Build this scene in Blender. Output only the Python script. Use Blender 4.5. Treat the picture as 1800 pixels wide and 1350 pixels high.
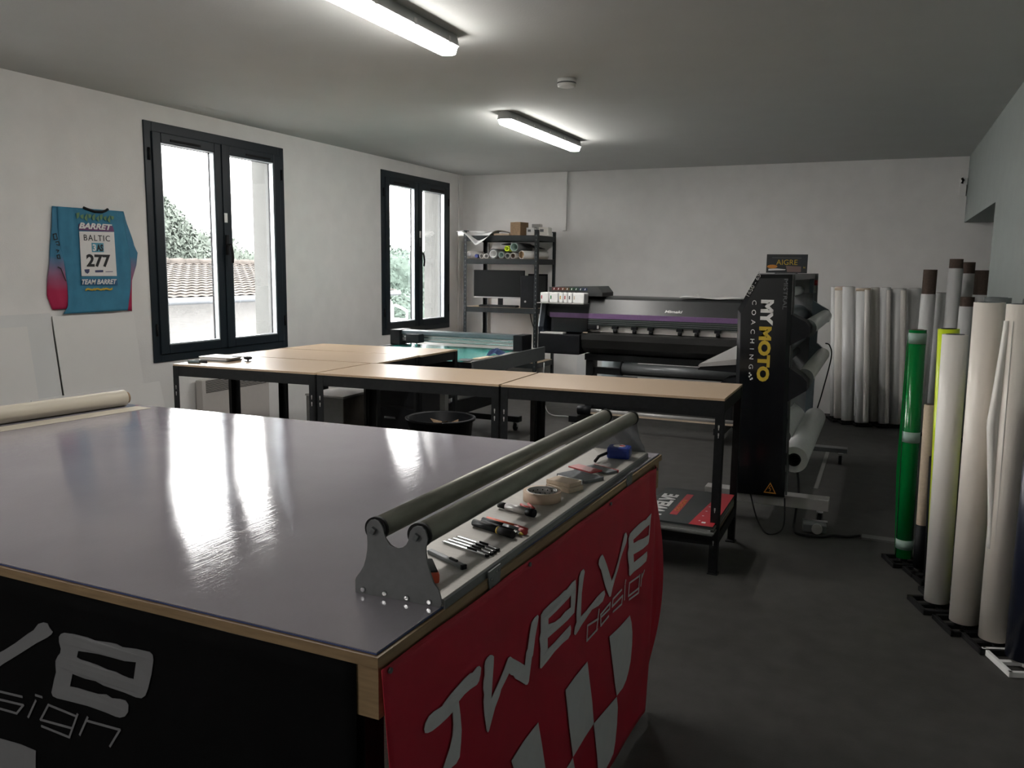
import bpy, bmesh, math, random
from mathutils import Vector, Matrix
random.seed(7)
PI = math.pi
S = bpy.context.scene
COL = S.collection
for o in list(bpy.data.objects):
    bpy.data.objects.remove(o)

# ------------------------------------------------------------------ camera
cd = bpy.data.cameras.new('camera'); cam = bpy.data.objects.new('camera', cd); COL.objects.link(cam)
F, YAW, PITCH, ROLL = 1442.72, 0.4218, 0.1391, 0.0131
cy, sy, cp, sp = math.cos(YAW), math.sin(YAW), math.cos(PITCH), math.sin(PITCH)
fwd = Vector((-sy*cp, cy*cp, -sp)); rgt = Vector((cy, sy, 0)); upv = rgt.cross(fwd)
r2 = rgt*math.cos(ROLL) + upv*math.sin(ROLL); u2 = -rgt*math.sin(ROLL) + upv*math.cos(ROLL)
cam.matrix_world = Matrix(((r2.x, u2.x, -fwd.x, 0), (r2.y, u2.y, -fwd.y, 0), (r2.z, u2.z, -fwd.z, 1.515), (0, 0, 0, 1)))
cd.sensor_width = 36; cd.lens = F/1800*36; cd.clip_start = 0.05
S.camera = cam
# ------------------------------------------------------------------ world, exposure
W = bpy.data.worlds.new('world'); S.world = W; W.use_nodes = True
W.node_tree.nodes['Background'].inputs[0].default_value = (1.0, 0.985, 0.965, 1)
W.node_tree.nodes['Background'].inputs[1].default_value = 5
S.view_settings.view_transform = 'Standard'; S.view_settings.look = 'None'
S.view_settings.gamma = 1; S.view_settings.use_curve_mapping = False
S.view_settings.exposure = 2.1

# ------------------------------------------------------------------ helpers
def tag(o, label=None, cat=None, group=None, kind=None):
    if label: o['label'] = label
    if cat: o['category'] = cat
    if group: o['group'] = group
    if kind: o['kind'] = kind
    return o
def thing(name, label, cat, loc=(0, 0, 0), rz=0, group=None, kind=None):
    o = bpy.data.objects.new(name, None); COL.objects.link(o)
    o.empty_display_size = .1
    o.location = loc; o.rotation_euler = (0, 0, rz)
    return tag(o, label, cat, group, kind)
def root_inv(o):
    m = Matrix.Identity(4)
    while o is not None:
        m = (Matrix.Translation(o.location) @ o.rotation_euler.to_matrix().to_4x4()) @ m
        o = o.parent
    return m.inverted()
def frame_of(d):
    d = d.normalized(); a = Vector((0, 0, 1)) if abs(d.z) < .95 else Vector((1, 0, 0))
    x = d.cross(a).normalized(); return x, x.cross(d).normalized(), d
class MB:
    def __init__(s): s.b = bmesh.new()
    def box(s, x0, y0, z0, x1, y1, z1, bev=0):
        return s.obox(((x0+x1)/2, (y0+y1)/2, (z0+z1)/2), (abs(x1-x0), abs(y1-y0), abs(z1-z0)), None, bev)
    def obox(s, c, size, rot=None, bev=0):
        t = bmesh.new(); bmesh.ops.create_cube(t, size=1)
        for v in t.verts: v.co = Vector((v.co.x*size[0], v.co.y*size[1], v.co.z*size[2]))
        if bev: bmesh.ops.bevel(t, geom=t.edges[:], offset=bev, segments=2, profile=.6, affect='EDGES')
        M = Matrix.Translation(c) @ (rot.to_4x4() if rot else Matrix.Identity(4))
        bmesh.ops.transform(t, matrix=M, verts=t.verts)
        s.merge(t); return s
    def merge(s, t):
        me = bpy.data.meshes.new('tmp'); t.to_mesh(me); t.free(); s.b.from_mesh(me); bpy.data.meshes.remove(me)
    def cyl(s, p0, p1, r, r2=None, n=20, caps=True):
        p0, p1 = Vector(p0), Vector(p1); x, y, d = frame_of(p1-p0); r2 = r if r2 is None else r2
        A, B = [], []
        for i in range(n):
            a = 2*PI*i/n; k = x*math.cos(a)+y*math.sin(a)
            A.append(s.b.verts.new(p0+k*r)); B.append(s.b.verts.new(p1+k*r2))
        for i in range(n):
            f = s.b.faces.new((A[i], A[(i+1) % n], B[(i+1) % n], B[i])); f.smooth = True
        if caps: s.b.faces.new(A[::-1]); s.b.faces.new(B)
        return s
    def pipe(s, p0, p1, ro, ri, n=24, flat=1.0):
        p0, p1 = Vector(p0), Vector(p1); x, y, d = frame_of(p1-p0)
        L = []
        for p, r in ((p0, ro), (p1, ro), (p1, ri), (p0, ri)):
            L.append([s.b.verts.new(p+(x*math.cos(2*PI*i/n)+y*math.sin(2*PI*i/n)*flat)*r) for i in range(n)])
        for k in range(4):
            for i in range(n):
                f = s.b.faces.new((L[k][i], L[k][(i+1) % n], L[(k+1) % 4][(i+1) % n], L[(k+1) % 4][i])); f.smooth = (k % 2 == 0)
        return s
    def tube(s, pts, r, n=8):
        pts = [Vector(p) for p in pts]; R = []
        for i, p in enumerate(pts):
            d = (pts[min(i+1, len(pts)-1)]-pts[max(i-1, 0)]); x, y, _ = frame_of(d)
            R.append([s.b.verts.new(p+(x*math.cos(2*PI*k/n)+y*math.sin(2*PI*k/n))*r) for k in range(n)])
        for i in range(len(R)-1):
            for k in range(n):
                f = s.b.faces.new((R[i][k], R[i][(k+1) % n], R[i+1][(k+1) % n], R[i+1][k])); f.smooth = True
        s.b.faces.new(R[0][::-1]); s.b.faces.new(R[-1]); return s
    def prism(s, poly, a, b, fn):
        # extrude polygon poly (2d) between depths a and b; fn(u, v, w) -> point
        A = [s.b.verts.new(fn(u, v, a)) for u, v in poly]; B = [s.b.verts.new(fn(u, v, b)) for u, v in poly]
        n = len(poly)
        for i in range(n): s.b.faces.new((A[i], A[(i+1) % n], B[(i+1) % n], B[i]))
        s.b.faces.new(A[::-1]); s.b.faces.new(B); return s
    def quadgrid(s, fn, nu, nv, smooth=True):
        V = [[s.b.verts.new(fn(i/nu, j/nv)) for j in range(nv+1)] for i in range(nu+1)]
        for i in range(nu):
            for j in range(nv):
                f = s.b.faces.new((V[i][j], V[i+1][j], V[i+1][j+1], V[i][j+1])); f.smooth = smooth
        return s
    def lathe(s, prof, c, n=28):
        c = Vector(c); R = [[s.b.verts.new(c+Vector((r*math.cos(2*PI*k/n), r*math.sin(2*PI*k/n), z))) for k in range(n)] for r, z in prof]
        for i in range(len(R)-1):
            for k in range(n):
                f = s.b.faces.new((R[i][k], R[i][(k+1) % n], R[i+1][(k+1) % n], R[i+1][k])); f.smooth = True
        if prof[0][0] > 1e-4: s.b.faces.new(R[0][::-1])
        if prof[-1][0] > 1e-4: s.b.faces.new(R[-1])
        return s
    def build(s, name, m, parent=None, local=False, label=None, keepn=False):
        # vertices are given in room coordinates unless local=True
        if not keepn: bmesh.ops.recalc_face_normals(s.b, faces=s.b.faces)
        if parent is not None and not local:
            bmesh.ops.transform(s.b, matrix=root_inv(parent), verts=s.b.verts)
        me = bpy.data.meshes.new(name); s.b.to_mesh(me); s.b.free()
        for mm in (m if isinstance(m, (list, tuple)) else [m]): me.materials.append(mm)
        o = bpy.data.objects.new(name, me); COL.objects.link(o); o.parent = parent
        if label: o['label'] = label
        return o
def struct(o, label=None):
    o['kind'] = 'structure'
    if label: o['label'] = label
    return o
def copy_tree(o, parent=None):
    c = o.copy(); COL.objects.link(c); c.parent = parent
    for ch in list(o.children): copy_tree(ch, c)
    return c

# ------------------------------------------------------------------ materials
def mat(name, col, rough=.6, metal=0, noise=0, nscale=30, bump=0, bscale=200, spec=.5, trans=0, coat=0, col2=None, stretch=None, emit=0, alpha=1):
    m = bpy.data.materials.new(name); m.use_nodes = True; N = m.node_tree.nodes; K = m.node_tree.links
    p = N['Principled BSDF']; c = (*col, 1)
    p.inputs['Base Color'].default_value = c; p.inputs['Roughness'].default_value = rough
    p.inputs['Metallic'].default_value = metal; p.inputs['Specular IOR Level'].default_value = spec
    p.inputs['Transmission Weight'].default_value = trans; p.inputs['Coat Weight'].default_value = coat
    p.inputs['Alpha'].default_value = alpha
    if emit: p.inputs['Emission Color'].default_value = c; p.inputs['Emission Strength'].default_value = emit
    if noise or bump:
        tc = N.new('ShaderNodeTexCoord'); mp = N.new('ShaderNodeMapping'); K.new(tc.outputs['Object'], mp.inputs[0])
        if stretch: mp.inputs['Scale'].default_value = stretch
    if noise:
        nt = N.new('ShaderNodeTexNoise'); nt.inputs['Scale'].default_value = nscale; nt.inputs['Detail'].default_value = 5
        K.new(mp.outputs[0], nt.inputs['Vector'])
        rp = N.new('ShaderNodeValToRGB'); K.new(nt.outputs['Fac'], rp.inputs[0])
        c2 = col2 or tuple(max(0, x*(1-noise)) for x in col); c1 = col if col2 else tuple(min(1, x*(1+noise)) for x in col)
        rp.color_ramp.elements[0].position = .3; rp.color_ramp.elements[1].position = .7
        rp.color_ramp.elements[0].color = (*c2, 1); rp.color_ramp.elements[1].color = (*c1, 1)
        K.new(rp.outputs[0], p.inputs['Base Color'])
    if bump:
        nb = N.new('ShaderNodeTexNoise'); nb.inputs['Scale'].default_value = bscale; nb.inputs['Detail'].default_value = 3
        K.new(mp.outputs[0], nb.inputs['Vector'])
        bp = N.new('ShaderNodeBump'); bp.inputs['Strength'].default_value = bump; bp.inputs['Distance'].default_value = .01
        K.new(nb.outputs['Fac'], bp.inputs['Height']); K.new(bp.outputs[0], p.inputs['Normal'])
    return m
M = {}
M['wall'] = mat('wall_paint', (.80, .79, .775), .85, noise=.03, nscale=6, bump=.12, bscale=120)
M['wall_r'] = mat('wall_grey_green_dimmed', (.29, .325, .31), .85, noise=.03, nscale=6, bump=.12, bscale=120)  # grey-green tint, darkened in the colour to imitate the dim right side
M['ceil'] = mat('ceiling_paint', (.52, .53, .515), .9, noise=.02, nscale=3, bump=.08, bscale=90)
M['floor'] = mat('floor_vinyl', (.060, .058, .055), .62, spec=.25, noise=.14, nscale=9, bump=.12, bscale=160)
M['ext'] = mat('render_wall', (.062, .062, .061), .9, noise=.08, nscale=7, bump=.3, bscale=60)
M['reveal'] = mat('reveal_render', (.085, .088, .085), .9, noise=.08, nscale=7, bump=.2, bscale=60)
M['anth'] = mat('anthracite_frame', (.011, .018, .025), .42, spec=.35, bump=.02, bscale=300)
M['gasket'] = mat('black_rubber', (.007, .007, .008), .65, spec=.3, noise=.1)
M['alu'] = mat('glazing_bead', (.55, .6, .64), .35, metal=.3, noise=.05)
M['glass'] = mat('window_glass', (1, 1, 1), 0, trans=1, spec=.3)
M['black'] = mat('black_powder_coat', (.009, .010, .011), .5, spec=.3, noise=.25, nscale=40, bump=.03)
M['blackp'] = mat('black_plastic', (.008, .009, .011), .5, spec=.2, noise=.15, nscale=20)
M['blackg'] = mat('black_gloss', (.007, .008, .010), .16, noise=.1, nscale=8)
M['teal_black'] = mat('rack_steel', (.010, .015, .017), .5, spec=.35, noise=.25, nscale=60, bump=.03)
M['mdf'] = mat('hardboard_top', (.50, .37, .25), .36, spec=.35, noise=.10, nscale=220, bump=.05, bscale=400)
M['mdf2'] = mat('chipboard_edge', (.22, .17, .12), .7, noise=.3, nscale=150)
M['wood'] = mat('plywood_edge', (.30, .20, .105), .55, noise=.16, nscale=14, stretch=(1, 1, 9), bump=.05)
M['galv'] = mat('galvanised_steel', (.21, .215, .22), .45, metal=.55, noise=.10, nscale=40, bump=.03)
M['plate'] = mat('grey_steel_plate', (.20, .205, .21), .5, metal=.35, noise=.06, nscale=60)
M['tray'] = mat('brushed_tray', (.42, .40, .37), .52, metal=.3, noise=.08, nscale=30, stretch=(1, 14, 1), bump=.04, bscale=60)
M['pipe'] = mat('dull_pipe', (.25, .25, .21), .42, metal=.5, noise=.22, nscale=25, stretch=(1, .25, 1))
M['chrome'] = mat('chrome', (.75, .76, .78), .2, metal=1, noise=.02)
M['white'] = mat('white_plastic', (.84, .84, .83), .4, noise=.03)
M['offwhite'] = mat('off_white_film', (.80, .77, .72), .38, noise=.03, nscale=5)
M['cream'] = mat('cream_film', (.84, .78, .70), .33, noise=.04, nscale=6)
M['greyfilm'] = mat('grey_backing_film', (.80, .80, .79), .32, noise=.07, nscale=4, stretch=(3, 3, .3))
M['kraft'] = mat('cardboard', (.24, .16, .09), .85, noise=.14, nscale=60)
M['kraftd'] = mat('cardboard_tube', (.115, .08, .062), .85, noise=.14, nscale=60)
M['clear'] = mat('clear_wrap', (.62, .68, .68), .12, trans=.75, noise=.1, nscale=12, bump=.4, bscale=25)
M['green'] = mat('green_vinyl', (.0, .19, .035), .22, noise=.06, nscale=6)
M['tape'] = mat('masking_strip', (.30, .42, .37), .5, noise=.05)
M['lime'] = mat('lime_vinyl', (.62, .78, .03), .3, noise=.05)
M['navy'] = mat('navy_vinyl', (.012, .016, .035), .3, noise=.05)
M['red'] = mat('red_banner_cloth', (.46, .010, .032), .62, noise=.08, nscale=10, bump=.10, bscale=700)
M['blk_cloth'] = mat('black_banner_cloth', (.003, .003, .0035), .85, spec=.12, noise=.2, nscale=10, bump=.10, bscale=700)
M['print'] = mat('white_print', (.62, .62, .64), .6, noise=.03)
M['print_g'] = mat('grey_print', (.20, .20, .21), .6, noise=.03)
M['sillstone'] = mat('pale_sill_stone', (.40, .40, .39), .8, noise=.05)
M['cream2'] = mat('cream_paper', (.50, .455, .37), .5, noise=.04, nscale=6)
M['print_w'] = mat('bright_print', (.75, .74, .73), .5, noise=.02)
M['ink'] = mat('dark_print', (.01, .01, .012), .5, noise=.02)
M['gold'] = mat('gold_print', (.55, .38, .03), .5, noise=.03)
M['orange'] = mat('orange_print', (.65, .25, .03), .5, noise=.03)
M['purple'] = mat('purple_stripe', (.20, .115, .25), .4, noise=.05)
M['smoke'] = mat('smoked_cover', (.06, .075, .07), .2, noise=.1, nscale=20, stretch=(1, 1, 12))
M['lgrey'] = mat('light_grey_metal', (.42, .41, .40), .4, metal=.2, noise=.04)
M['mgrey'] = mat('mid_grey_metal', (.16, .17, .175), .4, metal=.3, noise=.06)
M['bluegrey'] = mat('blue_grey_metal', (.13, .16, .18), .35, metal=.3, noise=.06)
M['teal'] = mat('teal_mat', (.05, .36, .32), .18, noise=.06, nscale=9)
M['redp'] = mat('red_plastic', (.40, .03, .03), .35, noise=.05)
M['orangep'] = mat('orange_plastic', (.75, .10, .04), .4, noise=.05)
M['bluep'] = mat('blue_plastic', (.015, .04, .26), .35, noise=.05)
M['felt'] = mat('grey_felt', (.17, .18, .19), .9, noise=.15, nscale=90, bump=.2, bscale=500)
M['foam'] = mat('beige_foam', (.62, .50, .38), .8, noise=.06, nscale=90)
M['masking'] = mat('masking_tape', (.66, .50, .38), .7, noise=.05)
M['jblue'] = mat('jersey_blue', (.04, .21, .34), .7, noise=.10, nscale=12, bump=.1, bscale=500)
M['box_grey'] = mat('grey_carton', (.22, .22, .215), .6, noise=.06)
M['box_brown'] = mat('brown_carton', (.10, .085, .07), .7, noise=.1)
M['rad'] = mat('radiator_enamel', (.55, .52, .49), .4, noise=.02)
M['screen'] = mat('dark_screen', (.005, .006, .006), .35, spec=.25, noise=.05)
M['lamp'] = mat('lamp_diffuser', (1, .965, .92), .4, emit=13, noise=0)
M['lampbody'] = mat('lamp_housing', (.33, .34, .33), .5, noise=.04)
M['tree'] = mat('tree_leaves', (.055, .066, .057), .9, spec=.1, noise=.22, nscale=9)
M['bush'] = mat('bush_leaves', (.052, .070, .060), .9, spec=.1, noise=.25, nscale=9)
M['bark'] = mat('bark', (.12, .10, .08), .9, noise=.2)
M['rooft'] = mat('clay_tiles', (.046, .041, .037), .9, spec=.1, noise=.25, nscale=5)
M['gutter'] = mat('zinc_gutter', (.032, .038, .045), .5, metal=.2, noise=.1)
M['bounce_ground'] = mat('bounce_gravel', (.55, .54, .52), .9, noise=.3, nscale=.6)  # unseen ground, made pale to bounce light up onto the ceiling
M['terr'] = mat('terrace_slab', (.030, .040, .037), .8, noise=.15, nscale=2)
M['sheet'] = mat('white_panel_board', (.78, .77, .75), .35, noise=.02, nscale=3)
M['sheet2'] = mat('grey_panel_board', (.72, .725, .72), .35, noise=.02, nscale=3)

def tabletop_mat():
    m = bpy.data.materials.new('cutting_mat_top'); m.use_nodes = True; N = m.node_tree.nodes; K = m.node_tree.links
    p = N['Principled BSDF']; p.inputs['Specular IOR Level'].default_value = .95
    tc = N.new('ShaderNodeTexCoord')
    def noise(scale, stretch, detail=4):
        mp = N.new('ShaderNodeMapping'); mp.inputs['Scale'].default_value = stretch
        mp.inputs['Rotation'].default_value = (0, 0, math.radians(6))
        K.new(tc.outputs['Object'], mp.inputs[0]); n = N.new('ShaderNodeTexNoise'); n.inputs['Scale'].default_value = scale
        n.inputs['Detail'].default_value = detail; K.new(mp.outputs[0], n.inputs['Vector']); return n
    a = noise(2.2, (1, 1, 1)); r = N.new('ShaderNodeValToRGB'); K.new(a.outputs['Fac'], r.inputs[0])
    r.color_ramp.elements[0].position = .3; r.color_ramp.elements[1].position = .72
    r.color_ramp.elements[0].color = (.245, .225, .255, 1); r.color_ramp.elements[1].color = (.295, .275, .305, 1)
    K.new(r.outputs[0], p.inputs['Base Color'])
    b = noise(9, (12, .5, 1), 6); mr = N.new('ShaderNodeMapRange'); K.new(b.outputs['Fac'], mr.inputs[0])
    mr.inputs[1].default_value = .3; mr.inputs[2].default_value = .75; mr.inputs[3].default_value = .045; mr.inputs[4].default_value = .12
    K.new(mr.outputs[0], p.inputs['Roughness'])
    c = noise(24, (10, .35, 1), 5); bp = N.new('ShaderNodeBump'); bp.inputs['Strength'].default_value = .09; bp.inputs['Distance'].default_value = .003
    K.new(c.outputs['Fac'], bp.inputs['Height'])
    d = noise(3.0, (1, 1, 1), 2); bp2 = N.new('ShaderNodeBump'); bp2.inputs['Strength'].default_value = .03; bp2.inputs['Distance'].default_value = .02
    K.new(d.outputs['Fac'], bp2.inputs['Height']); K.new(bp.outputs[0], bp2.inputs['Normal']); K.new(bp2.outputs[0], p.inputs['Normal'])
    return m
M['tabletop'] = tabletop_mat()
M['matedge'] = mat('blue_mat_edge', (.05, .08, .22), .3, noise=.05)
def sleeve_mat():
    m = bpy.data.materials.new('sleeve_dye'); m.use_nodes = True; N = m.node_tree.nodes; K = m.node_tree.links
    p = N['Principled BSDF']; p.inputs['Roughness'].default_value = .7
    tc = N.new('ShaderNodeTexCoord'); sx = N.new('ShaderNodeSeparateXYZ'); K.new(tc.outputs['Object'], sx.inputs[0])
    n = N.new('ShaderNodeTexNoise'); n.inputs['Scale'].default_value = 9; K.new(tc.outputs['Object'], n.inputs['Vector'])
    ad = N.new('ShaderNodeMath'); ad.operation = 'MULTIPLY_ADD'; ad.inputs[1].default_value = .08; K.new(n.outputs['Fac'], ad.inputs[0]); K.new(sx.outputs['Z'], ad.inputs[2])
    r = N.new('ShaderNodeValToRGB'); mr = N.new('ShaderNodeMapRange'); mr.inputs[1].default_value = .12; mr.inputs[2].default_value = .42
    K.new(ad.outputs[0], mr.inputs[0]); K.new(mr.outputs[0], r.inputs[0])
    e = r.color_ramp.elements; e[0].position = .25; e[0].color = (.42, .01, .07, 1); e[1].position = 1; e[1].color = (.045, .20, .33, 1)
    k = e.new(.62); k.color = (.28, .14, .24, 1)
    K.new(r.outputs[0], p.inputs['Base Color']); return m
M['sleeve'] = sleeve_mat()

# ------------------------------------------------------------------ flat print helpers
def fill2d(name, polys, holes, strokes, sw, fn, m, parent, thick=.0006, label=None):
    cu = bpy.data.curves.new('c', 'CURVE'); cu.dimensions = '2D'; cu.fill_mode = 'BOTH'; cu.extrude = thick/2
    def spl(P):
        s = cu.splines.new('POLY'); s.points.add(len(P)-1)
        for i, (x, y) in enumerate(P): s.points[i].co = (x, y, 0, 1)
        s.use_cyclic_u = True
    for P in polys: spl(P)
    for P in holes: spl(P)
    o = bpy.data.objects.new('t', cu); COL.objects.link(o)
    dg = bpy.context.evaluated_depsgraph_get(); me = bpy.data.meshes.new_from_object(o.evaluated_get(dg))
    bpy.data.objects.remove(o)
    b = bmesh.new(); b.from_mesh(me); bpy.data.meshes.remove(me)
    for P in strokes:
        for (x0, y0), (x1, y1) in zip(P, P[1:]):
            d = Vector((x1-x0, y1-y0)); L = max(d.length, 1e-5); d = d/L; n = Vector((-d.y, d.x))*sw/2; e = d*sw*.35
            c = [Vector((x0, y0))-e+n, Vector((x0, y0))-e-n, Vector((x1, y1))+e-n, Vector((x1, y1))+e+n]
            A = [b.verts.new((*q, -thick/2)) for q in c]; B = [b.verts.new((*q, thick/2)) for q in c]
            b.faces.new(A[::-1]); b.faces.new(B)
            for i in range(4): b.faces.new((A[i], A[(i+1) % 4], B[(i+1) % 4], B[i]))
    for v in b.verts: v.co = fn(v.co.x, v.co.y, v.co.z)
    mb = MB(); mb.b.free(); mb.b = b
    return mb.build(name, m, parent, label=label)
def text(name, body, h, org, ux, vx, m, parent, width=None, shear=0, bold=0, space=1, thick=.0008, center=False):
    # flat lettering: org = lower left corner, ux reading direction, vx up direction
    cu = bpy.data.curves.new('t', 'FONT'); cu.body = body; cu.size = 1; cu.shear = shear; cu.offset = bold; cu.space_character = space; cu.extrude = .001
    cu.resolution_u = 3
    o = bpy.data.objects.new('t', cu); COL.objects.link(o)
    dg = bpy.context.evaluated_depsgraph_get(); me = bpy.data.meshes.new_from_object(o.evaluated_get(dg)); bpy.data.objects.remove(o)
    b = bmesh.new(); b.from_mesh(me); bpy.data.meshes.remove(me)
    xs = [v.co.x for v in b.verts]; ys = [v.co.y for v in b.verts]; x0, x1, y0, y1 = min(xs), max(xs), min(ys), max(ys)
    sy_ = h/(y1-y0); sx_ = (width/(x1-x0)) if width else sy_
    ux = Vector(ux).normalized(); vx = Vector(vx).normalized(); nz = ux.cross(vx); org = Vector(org)
    for v in b.verts:
        v.co = org + ux*((v.co.x-x0)*sx_) + vx*((v.co.y-y0)*sy_) + nz*(thick*(.5+.5*(1 if v.co.z > 0 else -1)))
    mb = MB(); mb.b.free(); mb.b = b
    return mb.build(name, m, parent)
def caster(parent, x, y, z, name='caster', r=.035):
    w = MB().cyl((x-.012, y, z+r), (x+.012, y, z+r), r, n=18).build(name, M['blackp'], parent)
    MB().box(x-.02, y-.012, z+r, x-.015, y+.012, z+2*r+.01).box(x+.015, y-.012, z+r, x+.02, y+.012, z+2*r+.01).box(x-.02, y-.015, z+2*r+.005, x+.02, y+.015, z+2*r+.015).build('caster_fork', M['chrome'], w)
    return w
# ------------------------------------------------------------------ traced lettering outlines (banner and plate planes, metres)
RED=[[[0.314,0.742],[0.321,0.735],[0.318,0.723],[0.312,0.712],[0.303,0.708],[0.277,0.711],[0.255,0.711],[0.234,0.707],[0.239,0.679],[0.243,0.645],[0.24,0.62],[0.235,0.594],[0.222,0.588],[0.2,0.59],[0.19,0.591],[0.171,0.601],[0.175,0.604],[0.186,0.616],[0.2,0.631],[0.21,0.649],[0.214,0.671],[0.212,0.697],[0.193,0.695],[0.166,0.695],[0.141,0.697],[0.125,0.701],[0.116,0.706],[0.114,0.714],[0.118,0.723],[0.131,0.73],[0.15,0.73],[0.176,0.726],[0.183,0.729],[0.203,0.734],[0.227,0.738],[0.255,0.742],[0.278,0.743],[0.288,0.74],[0.305,0.744]],[[0.37,0.74],[0.377,0.734],[0.375,0.717],[0.369,0.686],[0.363,0.65],[0.375,0.656],[0.396,0.667],[0.423,0.683],[0.445,0.7],[0.456,0.699],[0.47,0.688],[0.498,0.669],[0.531,0.645],[0.539,0.672],[0.546,0.678],[0.558,0.712],[0.567,0.731],[0.583,0.736],[0.599,0.736],[0.603,0.731],[0.597,0.715],[0.585,0.69],[0.573,0.651],[0.567,0.648],[0.551,0.598],[0.544,0.594],[0.534,0.598],[0.504,0.621],[0.48,0.638],[0.471,0.649],[0.459,0.656],[0.449,0.665],[0.431,0.657],[0.409,0.648],[0.401,0.638],[0.38,0.623],[0.364,0.603],[0.352,0.587],[0.347,0.585],[0.342,0.592],[0.333,0.631],[0.33,0.66],[0.333,0.673],[0.329,0.688],[0.331,0.703],[0.336,0.713],[0.336,0.732],[0.34,0.741],[0.349,0.744],[0.361,0.744]],[[0.835,0.738],[0.837,0.715],[0.833,0.683],[0.824,0.655],[0.775,0.654],[0.732,0.656],[0.69,0.658],[0.652,0.659],[0.653,0.631],[0.691,0.631],[0.739,0.633],[0.764,0.633],[0.796,0.633],[0.801,0.623],[0.797,0.609],[0.781,0.604],[0.747,0.608],[0.692,0.608],[0.652,0.602],[0.618,0.599],[0.611,0.603],[0.613,0.626],[0.614,0.649],[0.608,0.675],[0.615,0.687],[0.615,0.713],[0.616,0.729],[0.629,0.735],[0.668,0.737],[0.715,0.736],[0.755,0.738],[0.771,0.735],[0.809,0.74]],[[0.893,0.747],[0.9,0.737],[0.891,0.717],[0.879,0.687],[0.875,0.652],[0.873,0.625],[0.919,0.626],[0.955,0.63],[0.966,0.631],[0.992,0.635],[1.03,0.636],[1.048,0.634],[1.054,0.621],[1.036,0.607],[1.002,0.606],[0.956,0.613],[0.913,0.605],[0.878,0.6],[0.858,0.595],[0.834,0.591],[0.824,0.598],[0.83,0.614],[0.843,0.622],[0.841,0.644],[0.849,0.677],[0.856,0.711],[0.862,0.737],[0.875,0.746]],[[1.03,0.743],[1.04,0.733],[1.063,0.705],[1.086,0.672],[1.109,0.64],[1.137,0.654],[1.17,0.679],[1.202,0.71],[1.23,0.742],[1.244,0.743],[1.256,0.729],[1.247,0.711],[1.213,0.692],[1.187,0.676],[1.172,0.658],[1.139,0.636],[1.116,0.616],[1.102,0.597],[1.09,0.6],[1.078,0.614],[1.056,0.642],[1.038,0.671],[1.02,0.703],[1.011,0.711],[1.001,0.725],[1.005,0.735],[1.016,0.742]],[[1.501,0.733],[1.493,0.716],[1.489,0.7],[1.482,0.668],[1.474,0.646],[1.464,0.641],[1.411,0.642],[1.37,0.646],[1.319,0.652],[1.324,0.624],[1.393,0.621],[1.456,0.619],[1.458,0.602],[1.449,0.589],[1.396,0.589],[1.326,0.594],[1.289,0.593],[1.28,0.599],[1.279,0.625],[1.27,0.646],[1.263,0.673],[1.273,0.688],[1.27,0.716],[1.283,0.728],[1.321,0.732],[1.37,0.734],[1.416,0.733],[1.437,0.729],[1.469,0.732]],[[1.296,0.464],[1.314,0.435],[1.327,0.395],[1.329,0.355],[1.32,0.304],[1.301,0.277],[1.28,0.26],[1.246,0.251],[1.185,0.255],[1.165,0.299],[1.131,0.385],[1.097,0.478],[1.192,0.469]],[[0.927,0.478],[0.944,0.424],[0.973,0.341],[0.993,0.266],[0.924,0.263],[0.832,0.257],[0.796,0.364],[0.766,0.475],[0.834,0.478]],[[1.185,0.252],[1.2,0.21],[1.201,0.16],[1.193,0.102],[1.18,0.071],[1.149,0.062],[1.118,0.057],[1.072,0.054],[1.052,0.085],[1.035,0.145],[0.993,0.265],[1.085,0.26]],[[0.604,0.472],[0.626,0.408],[0.652,0.327],[0.659,0.302],[0.487,0.403],[0.459,0.459],[0.528,0.468]],[[0.831,0.255],[0.85,0.213],[0.86,0.186],[0.752,0.25],[0.787,0.251]]]
REDH=[[[0.656,0.705],[0.705,0.706],[0.747,0.707],[0.785,0.708],[0.801,0.711],[0.8,0.678],[0.761,0.682],[0.73,0.679],[0.694,0.682],[0.656,0.691]],[[1.314,0.7],[1.363,0.701],[1.419,0.704],[1.48,0.702],[1.473,0.669],[1.418,0.674],[1.365,0.683],[1.318,0.687]]]
REDS=[[[1.009,0.593],[0.993,0.538]],[[1.005,0.568],[0.925,0.58],[0.921,0.539],[0.999,0.54]],[[1.028,0.565],[1.094,0.563],[1.099,0.579],[1.022,0.573],[1.025,0.54],[1.086,0.544]],[[1.206,0.579],[1.123,0.581],[1.116,0.561],[1.217,0.557],[1.208,0.534],[1.125,0.542]],[[1.24,0.58],[1.237,0.537]],[[1.248,0.594],[1.241,0.586]],[[1.379,0.562],[1.285,0.572],[1.277,0.533],[1.375,0.523]],[[1.387,0.564],[1.377,0.508],[1.286,0.519]],[[1.408,0.56],[1.399,0.523]],[[1.409,0.548],[1.433,0.563]]]
REDEDGE=[[[-0.004,0.886],[0.022,0.692],[1.572,0.864],[1.658,0.491],[1.639,-0.059],[1.344,-0.073]]]
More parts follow.
